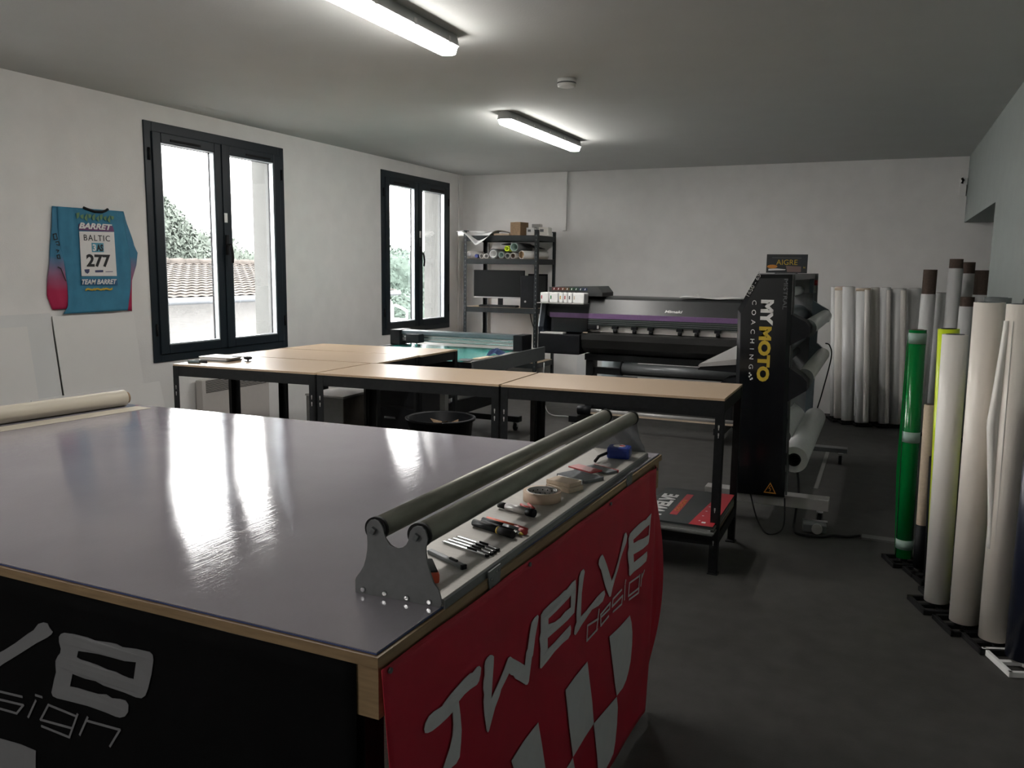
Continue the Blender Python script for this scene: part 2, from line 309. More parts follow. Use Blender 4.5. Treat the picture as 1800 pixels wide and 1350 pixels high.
BLK=[[[0.953,0.697],[0.924,0.713],[0.889,0.735],[0.849,0.763],[0.83,0.775],[0.815,0.791],[0.8,0.797],[0.788,0.797],[0.783,0.789],[0.774,0.782],[0.779,0.775],[0.792,0.766],[0.826,0.747],[0.876,0.715],[0.932,0.68],[0.956,0.663],[1.019,0.624],[1.037,0.634],[1.015,0.658]],[[0.742,0.786],[0.715,0.789],[0.675,0.79],[0.655,0.788],[0.61,0.793],[0.594,0.794],[0.578,0.791],[0.541,0.796],[0.504,0.798],[0.496,0.794],[0.495,0.784],[0.502,0.754],[0.513,0.723],[0.521,0.707],[0.532,0.699],[0.547,0.697],[0.579,0.699],[0.61,0.699],[0.636,0.699],[0.659,0.703],[0.689,0.701],[0.725,0.703],[0.735,0.674],[0.711,0.676],[0.684,0.676],[0.654,0.677],[0.631,0.682],[0.615,0.678],[0.593,0.682],[0.577,0.683],[0.569,0.676],[0.571,0.661],[0.581,0.649],[0.595,0.643],[0.608,0.642],[0.641,0.644],[0.687,0.644],[0.742,0.641],[0.776,0.639],[0.788,0.641],[0.791,0.648],[0.786,0.662],[0.78,0.679],[0.773,0.696],[0.773,0.711],[0.772,0.721],[0.764,0.733],[0.757,0.74],[0.754,0.75],[0.758,0.764],[0.757,0.775],[0.751,0.782]],[[1.021,0.503],[0.974,0.504],[0.898,0.507],[0.852,0.504],[0.857,0.46],[0.86,0.44],[1.034,0.391]]]
BLKH=[[[0.704,0.756],[0.677,0.759],[0.644,0.762],[0.612,0.763],[0.574,0.764],[0.542,0.769],[0.551,0.733],[0.564,0.732],[0.582,0.733],[0.601,0.736],[0.624,0.735],[0.65,0.738],[0.679,0.739],[0.699,0.739],[0.709,0.742]]]
BLKS=[[[0.985,0.613],[0.881,0.618]],[[0.987,0.594],[0.879,0.6],[0.902,0.576],[0.989,0.574]],[[0.84,0.619],[0.867,0.576]],[[0.839,0.631],[0.821,0.631]],[[0.723,0.613],[0.803,0.618],[0.83,0.579],[0.74,0.583]],[[0.718,0.618],[0.747,0.561],[0.828,0.565]],[[0.689,0.619],[0.715,0.575]],[[0.693,0.611],[0.597,0.617],[0.628,0.574]]]
BLKEDGE=[[[0.051,0.877],[0.057,0.684]]]
PLATE=[[[-0.091,0.9],[-0.091,0.924],[-0.089,0.93],[-0.08,0.942],[-0.072,0.955],[-0.067,0.971],[-0.064,0.987],[-0.063,1.002],[-0.064,1.019],[-0.065,1.031],[-0.063,1.038],[-0.057,1.046],[-0.048,1.049],[-0.039,1.047],[-0.033,1.041],[-0.029,1.033],[-0.027,1.023],[-0.023,1.014],[-0.015,1.005],[-0.006,1.001],[0.004,1.001],[0.013,1.004],[0.02,1.01],[0.024,1.018],[0.026,1.028],[0.028,1.036],[0.034,1.044],[0.042,1.048],[0.052,1.048],[0.059,1.043],[0.062,1.035],[0.064,1.026],[0.062,1.016],[0.06,1.007],[0.061,0.996],[0.064,0.979],[0.07,0.96],[0.076,0.945],[0.086,0.933],[0.09,0.921],[0.093,0.908],[0.09,0.902],[0.086,0.899],[0.072,0.899]],[[-0.073,0.909],[-0.026,0.909],[0.021,0.908],[0.068,0.908],[-0.049,1.028],[0.042,1.028]]]
# ================================================================== the setting
XL, XR, YB, YF, ZC = -4.96, .683, 9.4585, -3.0, 2.6775
struct(MB().box(-5.4, YF-.1, -.1, 2.1, 9.9, 0).build('floor', M['floor']))
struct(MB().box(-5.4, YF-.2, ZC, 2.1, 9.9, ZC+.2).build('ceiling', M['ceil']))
WIN = [(4.478, 5.999), (7.57, 9.086)]; ZT, ZB = 2.548, .782
w = MB(); 
WIN = [(1.386, 2.907)] + WIN  # opening for the added window out of view
for a, b in ((YF-.2, 1.386), (2.907, 4.478), (5.999, 7.57), (9.086, YB+.3)): w.box(XL-.35, a, 0, XL, b, ZC)
for a, b in WIN: w.box(XL-.35, a, 0, XL, b, ZB); w.box(XL-.35, a, ZT, XL, b, ZC)
struct(w.build('wall_left', M['wall']))
struct(MB().box(XL, YB, 0, 1.9, YB+.3, ZC).build('wall_back', M['wall']))
struct(MB().box(XL, YF-.2, 0, XR, YF, ZC).build('wall_front', M['wall']))
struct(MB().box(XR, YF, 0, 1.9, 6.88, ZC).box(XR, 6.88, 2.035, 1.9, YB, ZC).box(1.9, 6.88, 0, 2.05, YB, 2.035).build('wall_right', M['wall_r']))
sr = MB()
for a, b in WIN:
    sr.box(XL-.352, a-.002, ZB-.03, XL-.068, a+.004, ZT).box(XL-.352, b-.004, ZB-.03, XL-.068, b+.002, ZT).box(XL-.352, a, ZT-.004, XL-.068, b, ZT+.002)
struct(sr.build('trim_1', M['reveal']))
def window(n, y0, y1):
    t = thing('window_%d' % n, None, None, (XL, (y0+y1)/2, ZB), kind='structure')
    X0, X1 = XL-.065, XL+.012
    def ring(mb, xa, xb, ya, yb, za, zb, wl, wt, wb, bev=.003):
        mb.box(xa, ya, za, xb, ya+wl, zb, bev).box(xa, yb-wl, za, xb, yb, zb, bev)
        mb.box(xa, ya+wl, zb-wt, xb, yb-wl, zb, bev).box(xa, ya+wl, za, xb, yb-wl, za+wb, bev); return mb
    ring(MB(), X0, X1, y0, y1, ZB, ZT, .07, .075, .065).build('window_frame', M['anth'], t)
    ym = (y0+y1)/2
    for k, (a, b) in enumerate(((y0+.062, ym-.003), (ym+.003, y1-.062))):
        s = ring(MB(), XL-.05, XL+.024, a, b, ZB+.058, ZT-.068, .08, .075, .07, .006).build('sash', M['anth'], t)
        ga, gb, za, zb = a+.08, b-.08, ZB+.128, ZT-.143
        MB().box(XL-.03, ga+.002, za+.002, XL-.026, gb-.002, zb-.002).build('pane', M['glass'], s)
        q = MB(); ring(q, XL-.022, XL+.016, ga-.001, gb+.001, za-.001, zb+.001, .012, .006, .010, 0); q.build('glazing_bead', M['alu'], s)
        q = MB(); ring(q, XL-.045, XL-.034, ga-.001, gb+.001, za-.001, zb+.001, .010, .008, .008, 0); q.build('glazing_seal', M['gasket'], s)
    MB().box(XL+.024, ym-.014, ZB+.06, XL+.034, ym+.026, ZT-.07, .003).build('astragal', M['anth'], t)
    h = MB().box(XL+.034, ym-.008, 1.60, XL+.046, ym+.022, 1.76, .004).build('handle_plate', M['gasket'], t)
    MB().cyl((XL+.046, ym+.007, 1.68), (XL+.075, ym+.007, 1.68), .010).tube([(XL+.075, ym+.007, 1.685), (XL+.082, ym+.012, 1.64), (XL+.082, ym+.02, 1.58), (XL+.074, ym+.022, 1.535)], .011).build('handle', M['gasket'], h)
    MB().box(XL+.034, ym-.012, 1.86, XL+.037, ym+.022, 1.935).build('sticker', M['white'], t)
    for c in (y0+.38, y1-.34):
        MB().box(X1+.012, c-.15, ZT-.125, X1+.018, c+.15, ZT-.108, .002).build('trickle_vent', M['gasket'], t)
    for yy in (y0+.035, y1-.035):
        for zz in (ZB+.2, ZT-.28):
            MB().cyl((X1+.006, yy, zz), (X1+.006, yy, zz+.09), .008, n=10).build('hinge', M['gasket'], t)
    # outer sill
    MB().box(XL-.42, y0, ZB-.03, XL-.066, y1, ZB+.001).build('outer_sill', M['sillstone'], t)
window(1, *WIN[1]); window(2, *WIN[2]); window(3, *WIN[0])   # third is assumed, added out of view to bring in more light
tag(MB().box(-3.59, YB-.028, 1.98, -3.545, YB-.0005, ZC-.001, .003).build('cable_duct', M['wall']), 'white vertical cable duct running down the back wall from the ceiling', 'cable duct')
tag(MB().box(XL+.0005, 9.32, .0, XL+.02, 9.345, ZC-.001, .002).build('cable_duct', M['wall']), 'thin white pipe cover in the far left corner right of the second window', 'cable duct')

# ================================================================== outdoors
G = MB().box(-45, -12, -3.2, -5.35, 45, -3.0).build('ground', M['bounce_ground']); tag(G, kind='structure')
t = thing('house', 'neighbouring house with clay tile roof seen through the left window', 'house', (-10, 8, -3))
MB().box(-16, -4, -3, -10, 15.2, .98).build('wall', M['ext'], t)
E0, R0 = (-9.75, 1.0), (-13, 1.53)
rt = MB(); nr = 15
for i in range(nr):
    a = i/nr; b = (i+1.25)/nr
    def fn(u, v, a=a, b=b):
        s = a+(b-a)*v; x = E0[0]+(R0[0]-E0[0])*s; z = E0[1]+(R0[1]-E0[1])*s
        y = -4.2+u*19.7; return (x, y, z+.022*abs(math.sin(y*PI/.22))+.02*(1-v))
    rt.quadgrid(fn, 540, 1, False)
tag(rt.build('roof_tiles', M['rooft'], t), kind='stuff')
MB().prism([(-9.9, .96), (-13, 1.47), (-16.1, .96)], -4.1, 15.4, lambda u, v, w: (u, w, v)).build('roof', M['gutter'], t)
rc = MB()
for i in range(52): rc.cyl((-13, -4.2+i*.38, 1.545), (-13, -4.2+i*.38+.42, 1.56), .085, .10, n=10)
rc.build('ridge_tiles', M['rooft'], t)
MB().cyl((-9.7, -4.2, .965), (-9.7, 15.5, .965), .055, n=12).build('gutter', M['gutter'], t)
def leafball(mb, c, r, n, s):
    for _ in range(n):
        d = Vector((random.gauss(0, 1), random.gauss(0, 1), random.gauss(0, 1))).normalized()
        p = Vector(c)+Vector((d.x*r[0], d.y*r[1], d.z*r[2]))*random.uniform(.72, 1.05)
        a = Vector((random.gauss(0, 1), random.gauss(0, 1), random.gauss(0, 1))).normalized(); b_ = a.cross(d).normalized() if abs(a.dot(d)) < .99 else a.orthogonal()
        k = s*random.uniform(.6, 1.3)
        mb.b.faces.new([mb.b.verts.new(p+a*k), mb.b.verts.new(p+b_*k*.5), mb.b.verts.new(p-a*k), mb.b.verts.new(p-b_*k*.5)])
def blob(mb, c, r):
    t = bmesh.new(); bmesh.ops.create_icosphere(t, subdivisions=3, radius=1)
    for v in t.verts:
        k = 1+.10*math.sin(v.co.x*7+v.co.z*5)+.08*math.sin(v.co.y*9+1)
        v.co = Vector((c[0]+v.co.x*r[0]*k, c[1]+v.co.y*r[1]*k, c[2]+v.co.z*r[2]*k))
    mb.merge(t)
def tree(name, label, x, y, top, rad, mt, n=1500, leaf=.16, base=-3):
    t = thing(name, label, 'tree', (x, y, base))
    MB().tube([(x, y, base), (x+.1, y, base+(top-base)*.35), (x-.05, y+.1, top-rad*.8)], .14).build('trunk', M['bark'], t)
    mb = MB(); 
    zc = top-rad*.9
    for i in range(9):
        a = i*2.4; q = rad*.55
        c = (x+q*math.cos(a)*.9, y+q*math.sin(a), zc+random.uniform(-.5, .35)*rad)
        leafball(mb, c, (rad*.55, rad*.55, rad*.5), n//9, leaf); blob(mb, c, (rad*.46, rad*.46, rad*.42))
    leafball(mb, (x, y, zc), (rad*.8, rad*.8, rad*.85), n//2, leaf); blob(mb, (x, y, zc), (rad*.7, rad*.7, rad*.75))
    k = mb.build('foliage', mt, t, keepn=True); k['kind'] = 'stuff'
tree('leafy_tree', 'tallest grey-green tree behind the tiled roof, seen through the left pane', -19.0, 16.2, 3.75, 2.6, M['tree'], 113000, .075)
tree('leafy_tree', 'lower tree sloping away behind the tiled roof, right edge of the left pane', -22.5, 21.8, 2.95, 2.1, M['tree'], 13000, .075)
tree('leafy_tree', 'small distant tree above the roof ridge in the first window right pane', -23, 25.2, 2.25, 1.8, M['tree'], 6000, .075)
tree('garden_tree', 'pale green garden tree seen through the second window', -15, 23.2, 2.35, 2.2, M['bush'], 16000, .07)
tree('garden_tree', 'bushy shrub behind the white garden chair outside the second window', -13.2, 21.0, .95, 1.5, M['bush'], 13000, .06, -3)
tree('garden_tree', 'dark bushy tree further back on the left of the second window', -20, 27.8, 2.4, 2.3, M['tree'], 7000, .08)
TE = MB().box(-16, 15.6, -.30, -5.4, 20, -.12).box(-15.9, 15.7, -3, -15.7, 15.9, -.3).box(-5.7, 15.7, -3, -5.5, 15.9, -.3).box(-15.9, 19.8, -3, -15.7, 20, -.3).box(-5.7, 19.8, -3, -5.5, 20, -.3).build('terrace', M['terr']); tag(TE, kind='structure')
def garden_chair(cx, cy, rz):
    t = thing('garden_chair', 'white plastic garden chair outside the second window', 'chair', (cx, cy, -.12), rz)
    m = M['white']; L = lambda mb, n: mb.build(n, m, t, local=True)
    for sx in (-1, 1):
        for sy_ in (-1, 1):
            L(MB().obox((sx*.25, sy_*.25, .215), (.055, .045, .44), Matrix.Rotation(-sx*.08, 3, 'Y')), 'leg')
        L(MB().tube([(sx*.27, -.27, .44), (sx*.30, -.24, .62), (sx*.31, -.02, .69), (sx*.30, .22, .74)], .032), 'armrest')
    L(MB().quadgrid(lambda u, v: (-.26+.52*u, -.28+.52*v, .44-.03*math.sin(PI*u)), 8, 8), 'seat').modifiers.new('s', 'SOLIDIFY').thickness = .025
    bk = MB()
    for i in range(9):
        a = -.95+i*.2375; 
        bk.tube([(a*.20, .25, .44), (a*.25, .29, .68), (a*.25, .33, .88-.10*a*a)], .018)
    bk.tube([(-.25, .24, .44), (-.285, .29, .72), (-.22, .335, .88), (0, .345, .94), (.22, .335, .88), (.285, .29, .72), (.25, .24, .44)], .028)
    L(bk, 'backrest')
garden_chair(-10.6, 16.55, math.radians(70))

# ================================================================== ceiling fittings
def batten(x, y0, y1, dx, label):
    t = thing('batten_light', label, 'ceiling light', (x, (y0+y1)/2, ZC), group='ceiling batten lights')
    xf = lambda y: x+dx*(y-(y0+y1)/2)
    def bar(hw0, hw1, z0, z1, ya, yb):
        mb = MB(); P = []
        for a in range(9): P.append((math.sin(-PI/2+PI*a/8), 1-.5*0, math.cos(-PI/2+PI*a/8)))
        def ringp(hw, z):
            R = []
            for a in range(9):
                an = PI*a/8; R.append((xf(yb)+hw*math.cos(an), yb-hw*.6+hw*.6*math.sin(an), z))
            for a in range(9):
                an = PI+PI*a/8; R.append((xf(ya)+hw*math.cos(an), ya+hw*.6+hw*.6*math.sin(an), z))
            return [mb.b.verts.new(p) for p in R]
        A, B = ringp(hw0, z0), ringp(hw1, z1); n = len(A)
        for i in range(n): mb.b.faces.new((A[i], A[(i+1) % n], B[(i+1) % n], B[i]))
        mb.b.faces.new(A[::-1]); mb.b.faces.new(B); return mb
    bar(.063, .045, ZC-.058, ZC-.001, y0-.004, y1+.004).build('housing', M['lampbody'], t)
    bar(.040, .056, ZC-.092, ZC-.0585, y0+.004, y1-.004).build('diffuser', M['lamp'], t)
    L = y1-y0
    for i in range(5):
        yy = y0+.12+i*(L-.24)/4
        MB().box(xf(yy)+.05, yy-.012, ZC-.06, xf(yy)+.061, yy+.012, ZC-.03).box(xf(yy)-.061, yy-.012, ZC-.06, xf(yy)-.05, yy+.012, ZC-.03).build('clip', M['lgrey'], t)
batten(-2.10, 2.33, 3.85, .01, 'long lit batten light on the ceiling, nearest the camera')
batten(-2.66, 5.72, 7.27, .01, 'lit batten light on the ceiling further back, nearer the back wall')
batten(-2.3, -2.3, -.75, .01, 'assumed extra batten light behind the camera, added to light the table front')  # unseen lamp, assumed and added to brighten the banner and table front
t = thing('smoke_detector', 'round white smoke detector on the ceiling right of the batten lights', 'smoke detector', (-1.87, 4.93, ZC))
MB().lathe([(.045, ZC-.048), (.055, ZC-.044), (.058, ZC-.026), (.058, ZC-.001)], (-1.87, 4.93, 0)).build('cover', M['white'], t)
MB().lathe([(.0585, ZC-.030), (.060, ZC-.028), (.060, ZC-.024), (.0585, ZC-.022)], (-1.87, 4.93, 0)).build('vent_ring', M['mgrey'], t)
t = thing('wall_sensor', 'small white sensor box with a black lens high in the far right corner', 'sensor', (.64, YB, 2.4))
MB().box(.61, YB-.03, 2.30, .677, YB-.0005, 2.47, .006).build('case', M['wall'], t)
MB().tube([(.628, YB-.034, 2.462), (.64, YB-.045, 2.442), (.63, YB-.034, 2.415)], .013).build('lens', M['blackg'], t)
MB().box(.672, YB-.04, 2.29, .6775, YB-.0305, 2.40).build('slot', M['ink'], t)

# ================================================================== left wall
def board(name, y0, y1, h, foot, m, label, top=.006):
    a = math.atan2(foot-.012, h)
    mb = MB()
    mb.b.verts.ensure_lookup_table()
    x1, x0 = XL+top, XL+foot
    P = [(x0, 0), (x0+.006, .0), (x1+.006, h), (x1, h)]
    mb.prism(P, y0, y1, lambda u, v, w: (u, w, v))
    tag(mb.build(name, m), label, 'board')
board('panel_board', 2.3, 3.652, 1.19, .16, M['sheet2'], 'grey-white board leaning on the left wall, left of the dark gap')
board('panel_board', 3.668, 4.31, 1.17, .16, M['sheet'], 'white board leaning under the jersey, right of the dark gap')
board('panel_board', 2.2, 3.47, 1.115, .19, M['sheet'], 'smaller board in front at the frame edge against the left wall', .034)
board('panel_board', 3.40, 4.41, .66, .26, M['sheet'], 'low white board leaning in front of the taller boards', .125)
# jersey
t = thing('jersey', 'blue long-sleeved racing jersey with race number 277 pinned on the left wall', 'jersey', (XL+.01, 3.99, 1.185))
def interp(P, s):
    n = len(P)-1; k = min(int(s*n), n-1); f = s*n-k
    return P[k][0]+(P[k+1][0]-P[k][0])*f, P[k][1]+(P[k+1][1]-P[k][1])*f
def cloth(Lp, Rp, x, nu, nv, fold, name, m, dn=.010):
    def fn(u, v):
        a, b = interp(Lp, v), interp(Rp, v); y = a[0]+(b[0]-a[0])*u; z = a[1]+(b[1]-a[1])*u
        e = math.sin(PI*u)
        return (x+fold(y, z)*1.0+.006*e, y, z)
    o = MB().quadgrid(fn, nu, nv).build(name, m, t); s = o.modifiers.new('s', 'SOLIDIFY'); s.thickness = .003; return o
Lp = [(3.745, 1.880), (3.745, 1.80), (3.743, 1.72), (3.745, 1.62), (3.763, 1.528), (3.776, 1.44), (3.784, 1.369), (3.784, 1.29), (3.780, 1.235), (3.739, 1.182)]
Rp = [(4.258, 1.883), (4.268, 1.80), (4.278, 1.72), (4.287, 1.64), (4.295, 1.56), (4.299, 1.50), (4.292, 1.42), (4.28, 1.34), (4.262, 1.26), (4.249, 1.187)]
fb = lambda y, z: .004*math.sin(y*46+z*5)*(1 if y < 3.87 or y > 4.18 else .15)+.003*math.sin(y*90-z*9)*(1 if y < 3.86 or y > 4.19 else .1)
cloth(Lp, Rp, XL+.022, 36, 40, fb, 'body', M['jblue'])
cloth([(3.718, 1.881), (3.696, 1.713), (3.673, 1.526), (3.652, 1.433), (3.642, 1.302), (3.674, 1.213)], [(3.79, 1.879), (3.775, 1.70), (3.785, 1.55), (3.80, 1.40), (3.812, 1.30), (3.792, 1.216)], XL+.012, 10, 24, lambda y, z: .004*math.sin(y*60+z*14), 'left_sleeve', M['sleeve']).name = 'sleeve'
cloth([(4.20, 1.882), (4.26, 1.76), (4.28, 1.62), (4.28, 1.50), (4.27, 1.41), (4.255, 1.30), (4.245, 1.186)], [(4.262, 1.883), (4.305, 1.765), (4.341, 1.646), (4.373, 1.597), (4.356, 1.508), (4.310, 1.40), (4.296, 1.178)], XL+.012, 10, 24, lambda y, z: .004*math.sin(y*50-z*12), 'sleeve', M['sleeve'])
MB().tube([(XL+.032, 3.931, 1.886), (XL+.036, 3.953, 1.878), (XL+.038, 4.01, 1.865), (XL+.038, 4.07, 1.866), (XL+.036, 4.10, 1.876), (XL+.032, 4.122, 1.888)], .009).build('collar', M['gasket'], t)
XP = XL+.038
fj = lambda u, v, w: (XP+w, u, v)
bib = fill2d('number_bib', [[(3.884, 1.727), (4.158, 1.735), (4.162, 1.431), (3.882, 1.431)]], [], [], 0, fj, M['print_w'], t)
XP = XL+.0395
J = lambda n, b, h, y, z, mt, **k: text(n, b, h, (XP, y, z), (0, 1, 0), (0, 0, 1), M[mt], t, **k)
J('number_print', '277', .086, 3.925, 1.492, 'ink', width=.19, bold=.035)
J('sponsor_print', 'BALTIC', .040, 3.915, 1.668, 'ink', width=.205, space=1.2)
fill2d('logo_patch', [[(3.972, 1.592), (4.066, 1.594), (4.066, 1.656), (3.972, 1.655)]], [], [], 0, lambda u, v, w: (XP+w, u, v), mat('patch_blue', (.10, .33, .45), .6), t)
XP = XL+.041
J('logo_print', '3', .046, 3.978, 1.600, 'print_w', width=.026, bold=.03); J('logo_print', 'AS', .046, 4.008, 1.600, 'ink', width=.052, bold=.04)
XP = XL+.038
fill2d('name_band', [[(3.882, 1.735), (3.885, 1.775), (4.150, 1.775), (4.160, 1.737)]], [], [], 0, lambda u, v, w: (XP+w, u, v), mat('band_purple', (.16, .06, .17), .6), t)
fill2d('name_band', [[(3.880, 1.372), (3.880, 1.412), (4.165, 1.412), (4.165, 1.366)]], [], [], 0, lambda u, v, w: (XP+w, u, v), mat('band_blue', (.02, .10, .22), .6), t)
XP = XL+.0395
J('name_print', 'BARRET', .040, 3.882, 1.746, 'print_w', width=.262, bold=.04, shear=.3)
J('name_print', 'TEAM BARRET', .034, 3.880, 1.375, 'print_w', width=.278, bold=.03, shear=.3)
XP = XL+.038
J('name_print', 'JASON BARRET', .02, 3.905, 1.332, 'gold', width=.20, bold=.02, shear=.35) if False else J('script_print', '~~~', .022, 3.905, 1.330, 'gold', width=.215, bold=.03)
XP = XL+.0395
fill2d('sponsor_marks', [[(3.905, 1.475), (3.945, 1.478), (3.942, 1.458), (3.927, 1.446), (3.909, 1.458)], [(3.988, 1.455), (4.052, 1.457), (4.052, 1.472), (3.988, 1.470)], [(4.07, 1.458), (4.13, 1.46), (4.13, 1.464), (4.07, 1.462)]], [], [], 0, lambda u, v, w: (XP+w, u, v), mat('mark_blue', (.04, .05, .13), .6), t)
XP = XL+.038
fill2d('neck_pattern', [[(3.87+.03*i, 1.845-.012*(i % 3)), (3.895+.03*i, 1.852-.01*(i % 2)), (3.89+.03*i, 1.822-.014*(i % 3)), (3.872+.03*i, 1.808+.01*(i % 2))] for i in range(10)], [], [], 0, lambda u, v, w: (XP+w, u, v), mat('neck_lime', (.14, .27, .14), .7), t)
XP = XL+.028
fill2d('sleeve_marks', [], [], [[(3.70, 1.70), (3.722, 1.705), (3.728, 1.67), (3.705, 1.665), (3.70, 1.70)], [(3.715, 1.65), (3.735, 1.655), (3.74, 1.63), (3.72, 1.635)], [(3.715, 1.60), (3.733, 1.598), (3.722, 1.585)], [(3.718, 1.565), (3.735, 1.57), (3.74, 1.545), (3.722, 1.545), (3.718, 1.565)], [(3.72, 1.49), (3.74, 1.48), (3.77, 1.40)]], .006, lambda u, v, w: (XP+w, u, v), M['ink'], t)
# radiator
t = thing('radiator', 'white electric panel radiator on the left wall under the first window', 'radiator', (XL, 5.25, .15))
MB().box(XL+.02, 4.86, .17, XL+.09, 5.64, .61, .01).build('panel', M['rad'], t)
MB().box(XL+.0005, 5.0, .22, XL+.02, 5.5, .52).build('wall_bracket', M['mgrey'], t)
for i in range(9):
    MB().box(XL+.0895, 4.90, .505+i*.0115, XL+.0935, 5.60, .5095+i*.0115).build('grille_slot', M['ink'], t)
# ================================================================== big cutting table
ZT0 = .9
FR, BR, BL, FL = (-.698, 1.045), (-.652, 2.707), (-3.07, 2.59), (-3.17, 1.045)
t = thing('cutting_table', 'large wooden cutting table with a glossy grey cutting mat on top', 'table', (-1.9, 1.85, 0))
def slab(q, z0, z1):
    return MB().prism(q, z0, z1, lambda u, v, w: (u, v, w))
def inset(q, d):
    cx = sum(p[0] for p in q)/4; cy_ = sum(p[1] for p in q)/4
    return [(p[0]-d*(1 if p[0] > cx else -1), p[1]-d*(1 if p[1] > cy_ else -1)) for p in q]
slab([FR, BR, BL, FL], .877, .8955).build('table_top', M['wood'], t)
Q = inset([FR, BR, BL, FL], .007)
slab(Q, .896, .8985).build('mat_edge', M['matedge'], t)
slab(inset(Q, .001), .8986, .9).build('cutting_mat', M['tabletop'], t)
for (x0, x1) in ((-.745, -.702),): 
    mb = MB(); mb.prism([(x0, 1.052), (x1, 1.052), (x1+.045, 2.69), (x0+.045, 2.69)], .785, .8765, lambda u, v, w: (u, v, w)); mb.build('rail', M['wood'], t)
MB().box(-3.08, 1.2, .785, -3.04, 2.5, .8765).build('rail', M['wood'], t)
for x, y in ((-.80, 1.12), (-.76, 2.60), (-2.95, 2.5), (-3.05, 1.12)):
    MB().box(x-.045, y-.03, 0, x+.045, y+.03, .8765, .004).build('leg', M['black'], t)
MB().box(-2.95, 1.3, .25, -.80, 2.45, .28).build('lower_shelf', M['mdf2'], t)
# red banner on the right side
def ryu(u, v, w):
    d = (.0284, .9996); n = (.9996, -.0284)
    e = .0015*math.sin(u*17+v*3)
    if u > 1.5: e += -.018*math.sin((u-1.5)/.15*PI*.9)*(1-v/.9)+.010*math.sin((u-1.5)/.15*PI*2.2)
    if u < .10: e -= .012*(1-u/.10)*(.9-v)
    e += .006*math.sin(v*4)*(1 if v < .5 else 1)
    s = e+w
    return (-.690+d[0]*u+n[0]*s, 1.05+d[1]*u+n[1]*s, v)
def shx(u, v):  # slight sideways drape of the cloth edges
    return u+(.10*(.88-v)*max(0, 1-u/.25)*.9 if u < .25 else 0)+(max(0, (u-1.40)/.2)*.085*math.sin(PI*min(1, (.88-v)/.85)))
t = thing('red_banner', 'red cloth banner with white TWELVE design lettering on the table side', 'banner', (-.67, 1.9, .03))
o = MB().quadgrid(lambda a, b: ryu(shx(-.004+1.586*a, .03+.8455*b), .03+.8455*b, .0005), 90, 40).build('cloth', M['red'], t)
o.modifiers.new('s', 'SOLIDIFY').thickness = .0015
fill2d('lettering', RED[:6], REDH, [], 0, lambda u, v, w: ryu(u, v, .0042+w), M['print'], t, .001)
fill2d('chequered_flag', RED[6:], [], [], 0, lambda u, v, w: ryu(u, v, .0042+w), M['print'], t, .001)
fill2d('small_lettering', [], [], REDS, .0056, lambda u, v, w: ryu(u, v, .0042+w), M['print'], t, .001)
for u, v in ((.015, .868), (.56, .868), (1.1, .868), (1.56, .868)):
    MB().cyl(ryu(u, v, .002), ryu(u, v, .006), .005, n=12).build('eyelet', M['mgrey'], t)
# black banner on the front side
by = lambda u, v, w: (-.70-u, 1.047+.003*math.sin(u*9+v*2)+.004*math.sin(u*2.1)-w, v)
t = thing('black_banner', 'black cloth banner with grey TWELVE design lettering on the near table side', 'banner', (-1.9, 1.04, .03))
o = MB().quadgrid(lambda a, b: by(.053+.01*math.sin(b*5)+2.35*a, .03+.8455*b, .0), 90, 24).build('cloth', M['blk_cloth'], t)
o.modifiers.new('s', 'SOLIDIFY').thickness = .0015
mp = lambda P: [(1.195-.70+(1.501-a)*1.24, .639+(b-.589)*1.09) for a, b in P]
fill2d('lettering', BLK[:2]+[mp(RED[i]) for i in (0, 1, 2, 3)], BLKH+[mp(REDH[0])], [], 0, lambda u, v, w: by(u, v, .0035+w), M['print_g'], t, .001)
fill2d('chequered_flag', BLK[2:], [], [], 0, lambda u, v, w: by(u, v, .0035+w), M['print_g'], t, .001)
fill2d('small_lettering', [], [], BLKS, .0048, lambda u, v, w: by(u, v, .0035+w), M['print_g'], t, .001)
# paper roll on the far left edge
t = thing('paper_roll', 'long cream paper roll lying along the left edge of the cutting table', 'roll', (-3.09, 1.9, .9))
MB().pipe((-3.15, 1.12, .9352), (-3.0, 2.54, .9352), .035, .026).build('paper', M['cream2'], t)
MB().pipe((-3.153, 1.10, .9352), (-2.998, 2.555, .9352), .0255, .022).build('core', M['kraft'], t)
tag(MB().prism([(0, 0), (.09, 0), (.09, .0015), (0, .0015)], 0, 1, lambda u, v, w: (-3.085+.145*w+u, 1.14+1.41*w, .9002+v)).build('paper_strip', M['cream2']), 'thin cream paper strip lying beside the long paper roll', 'paper')

# ---- roller stand
t = thing('roller_stand', 'grey steel stand with two long metal rollers on the cutting table', 'roller stand', (-.78, 1.9, .9))
nd = Vector((1, .04, 0)).normalized(); nn = Vector((-nd.y, nd.x, 0))
PLT, PPT = PLATE
def plate(y, x, fl=1):
    org = Vector((x, y, 0))
    return MB().prism(PLT, 0, .004, lambda u, v, w: org+nd*u+nn*w+Vector((0, 0, max(v, .9003))))
plate(1.249, -.79).build('end_plate', M['plate'], t)
plate(2.628, -.780).build('end_plate', M['plate'], t)
for y, x, sg in ((1.249, -.79, -1), (2.632, -.780, 1)):
    for k, (u, v) in enumerate(PPT):
        p = Vector((x, y, v))+nd*u
        if k < 4: MB().cyl(p, p+nn*sg*.004, .0052, .004, n=10).build('bolt', M['chrome'], t)
        else: MB().obox(p+nn*sg*.003, (.010, .008, .012), Matrix.Rotation(.5, 3, 'Y'), .001).build('axle_end', M['mgrey'], t)
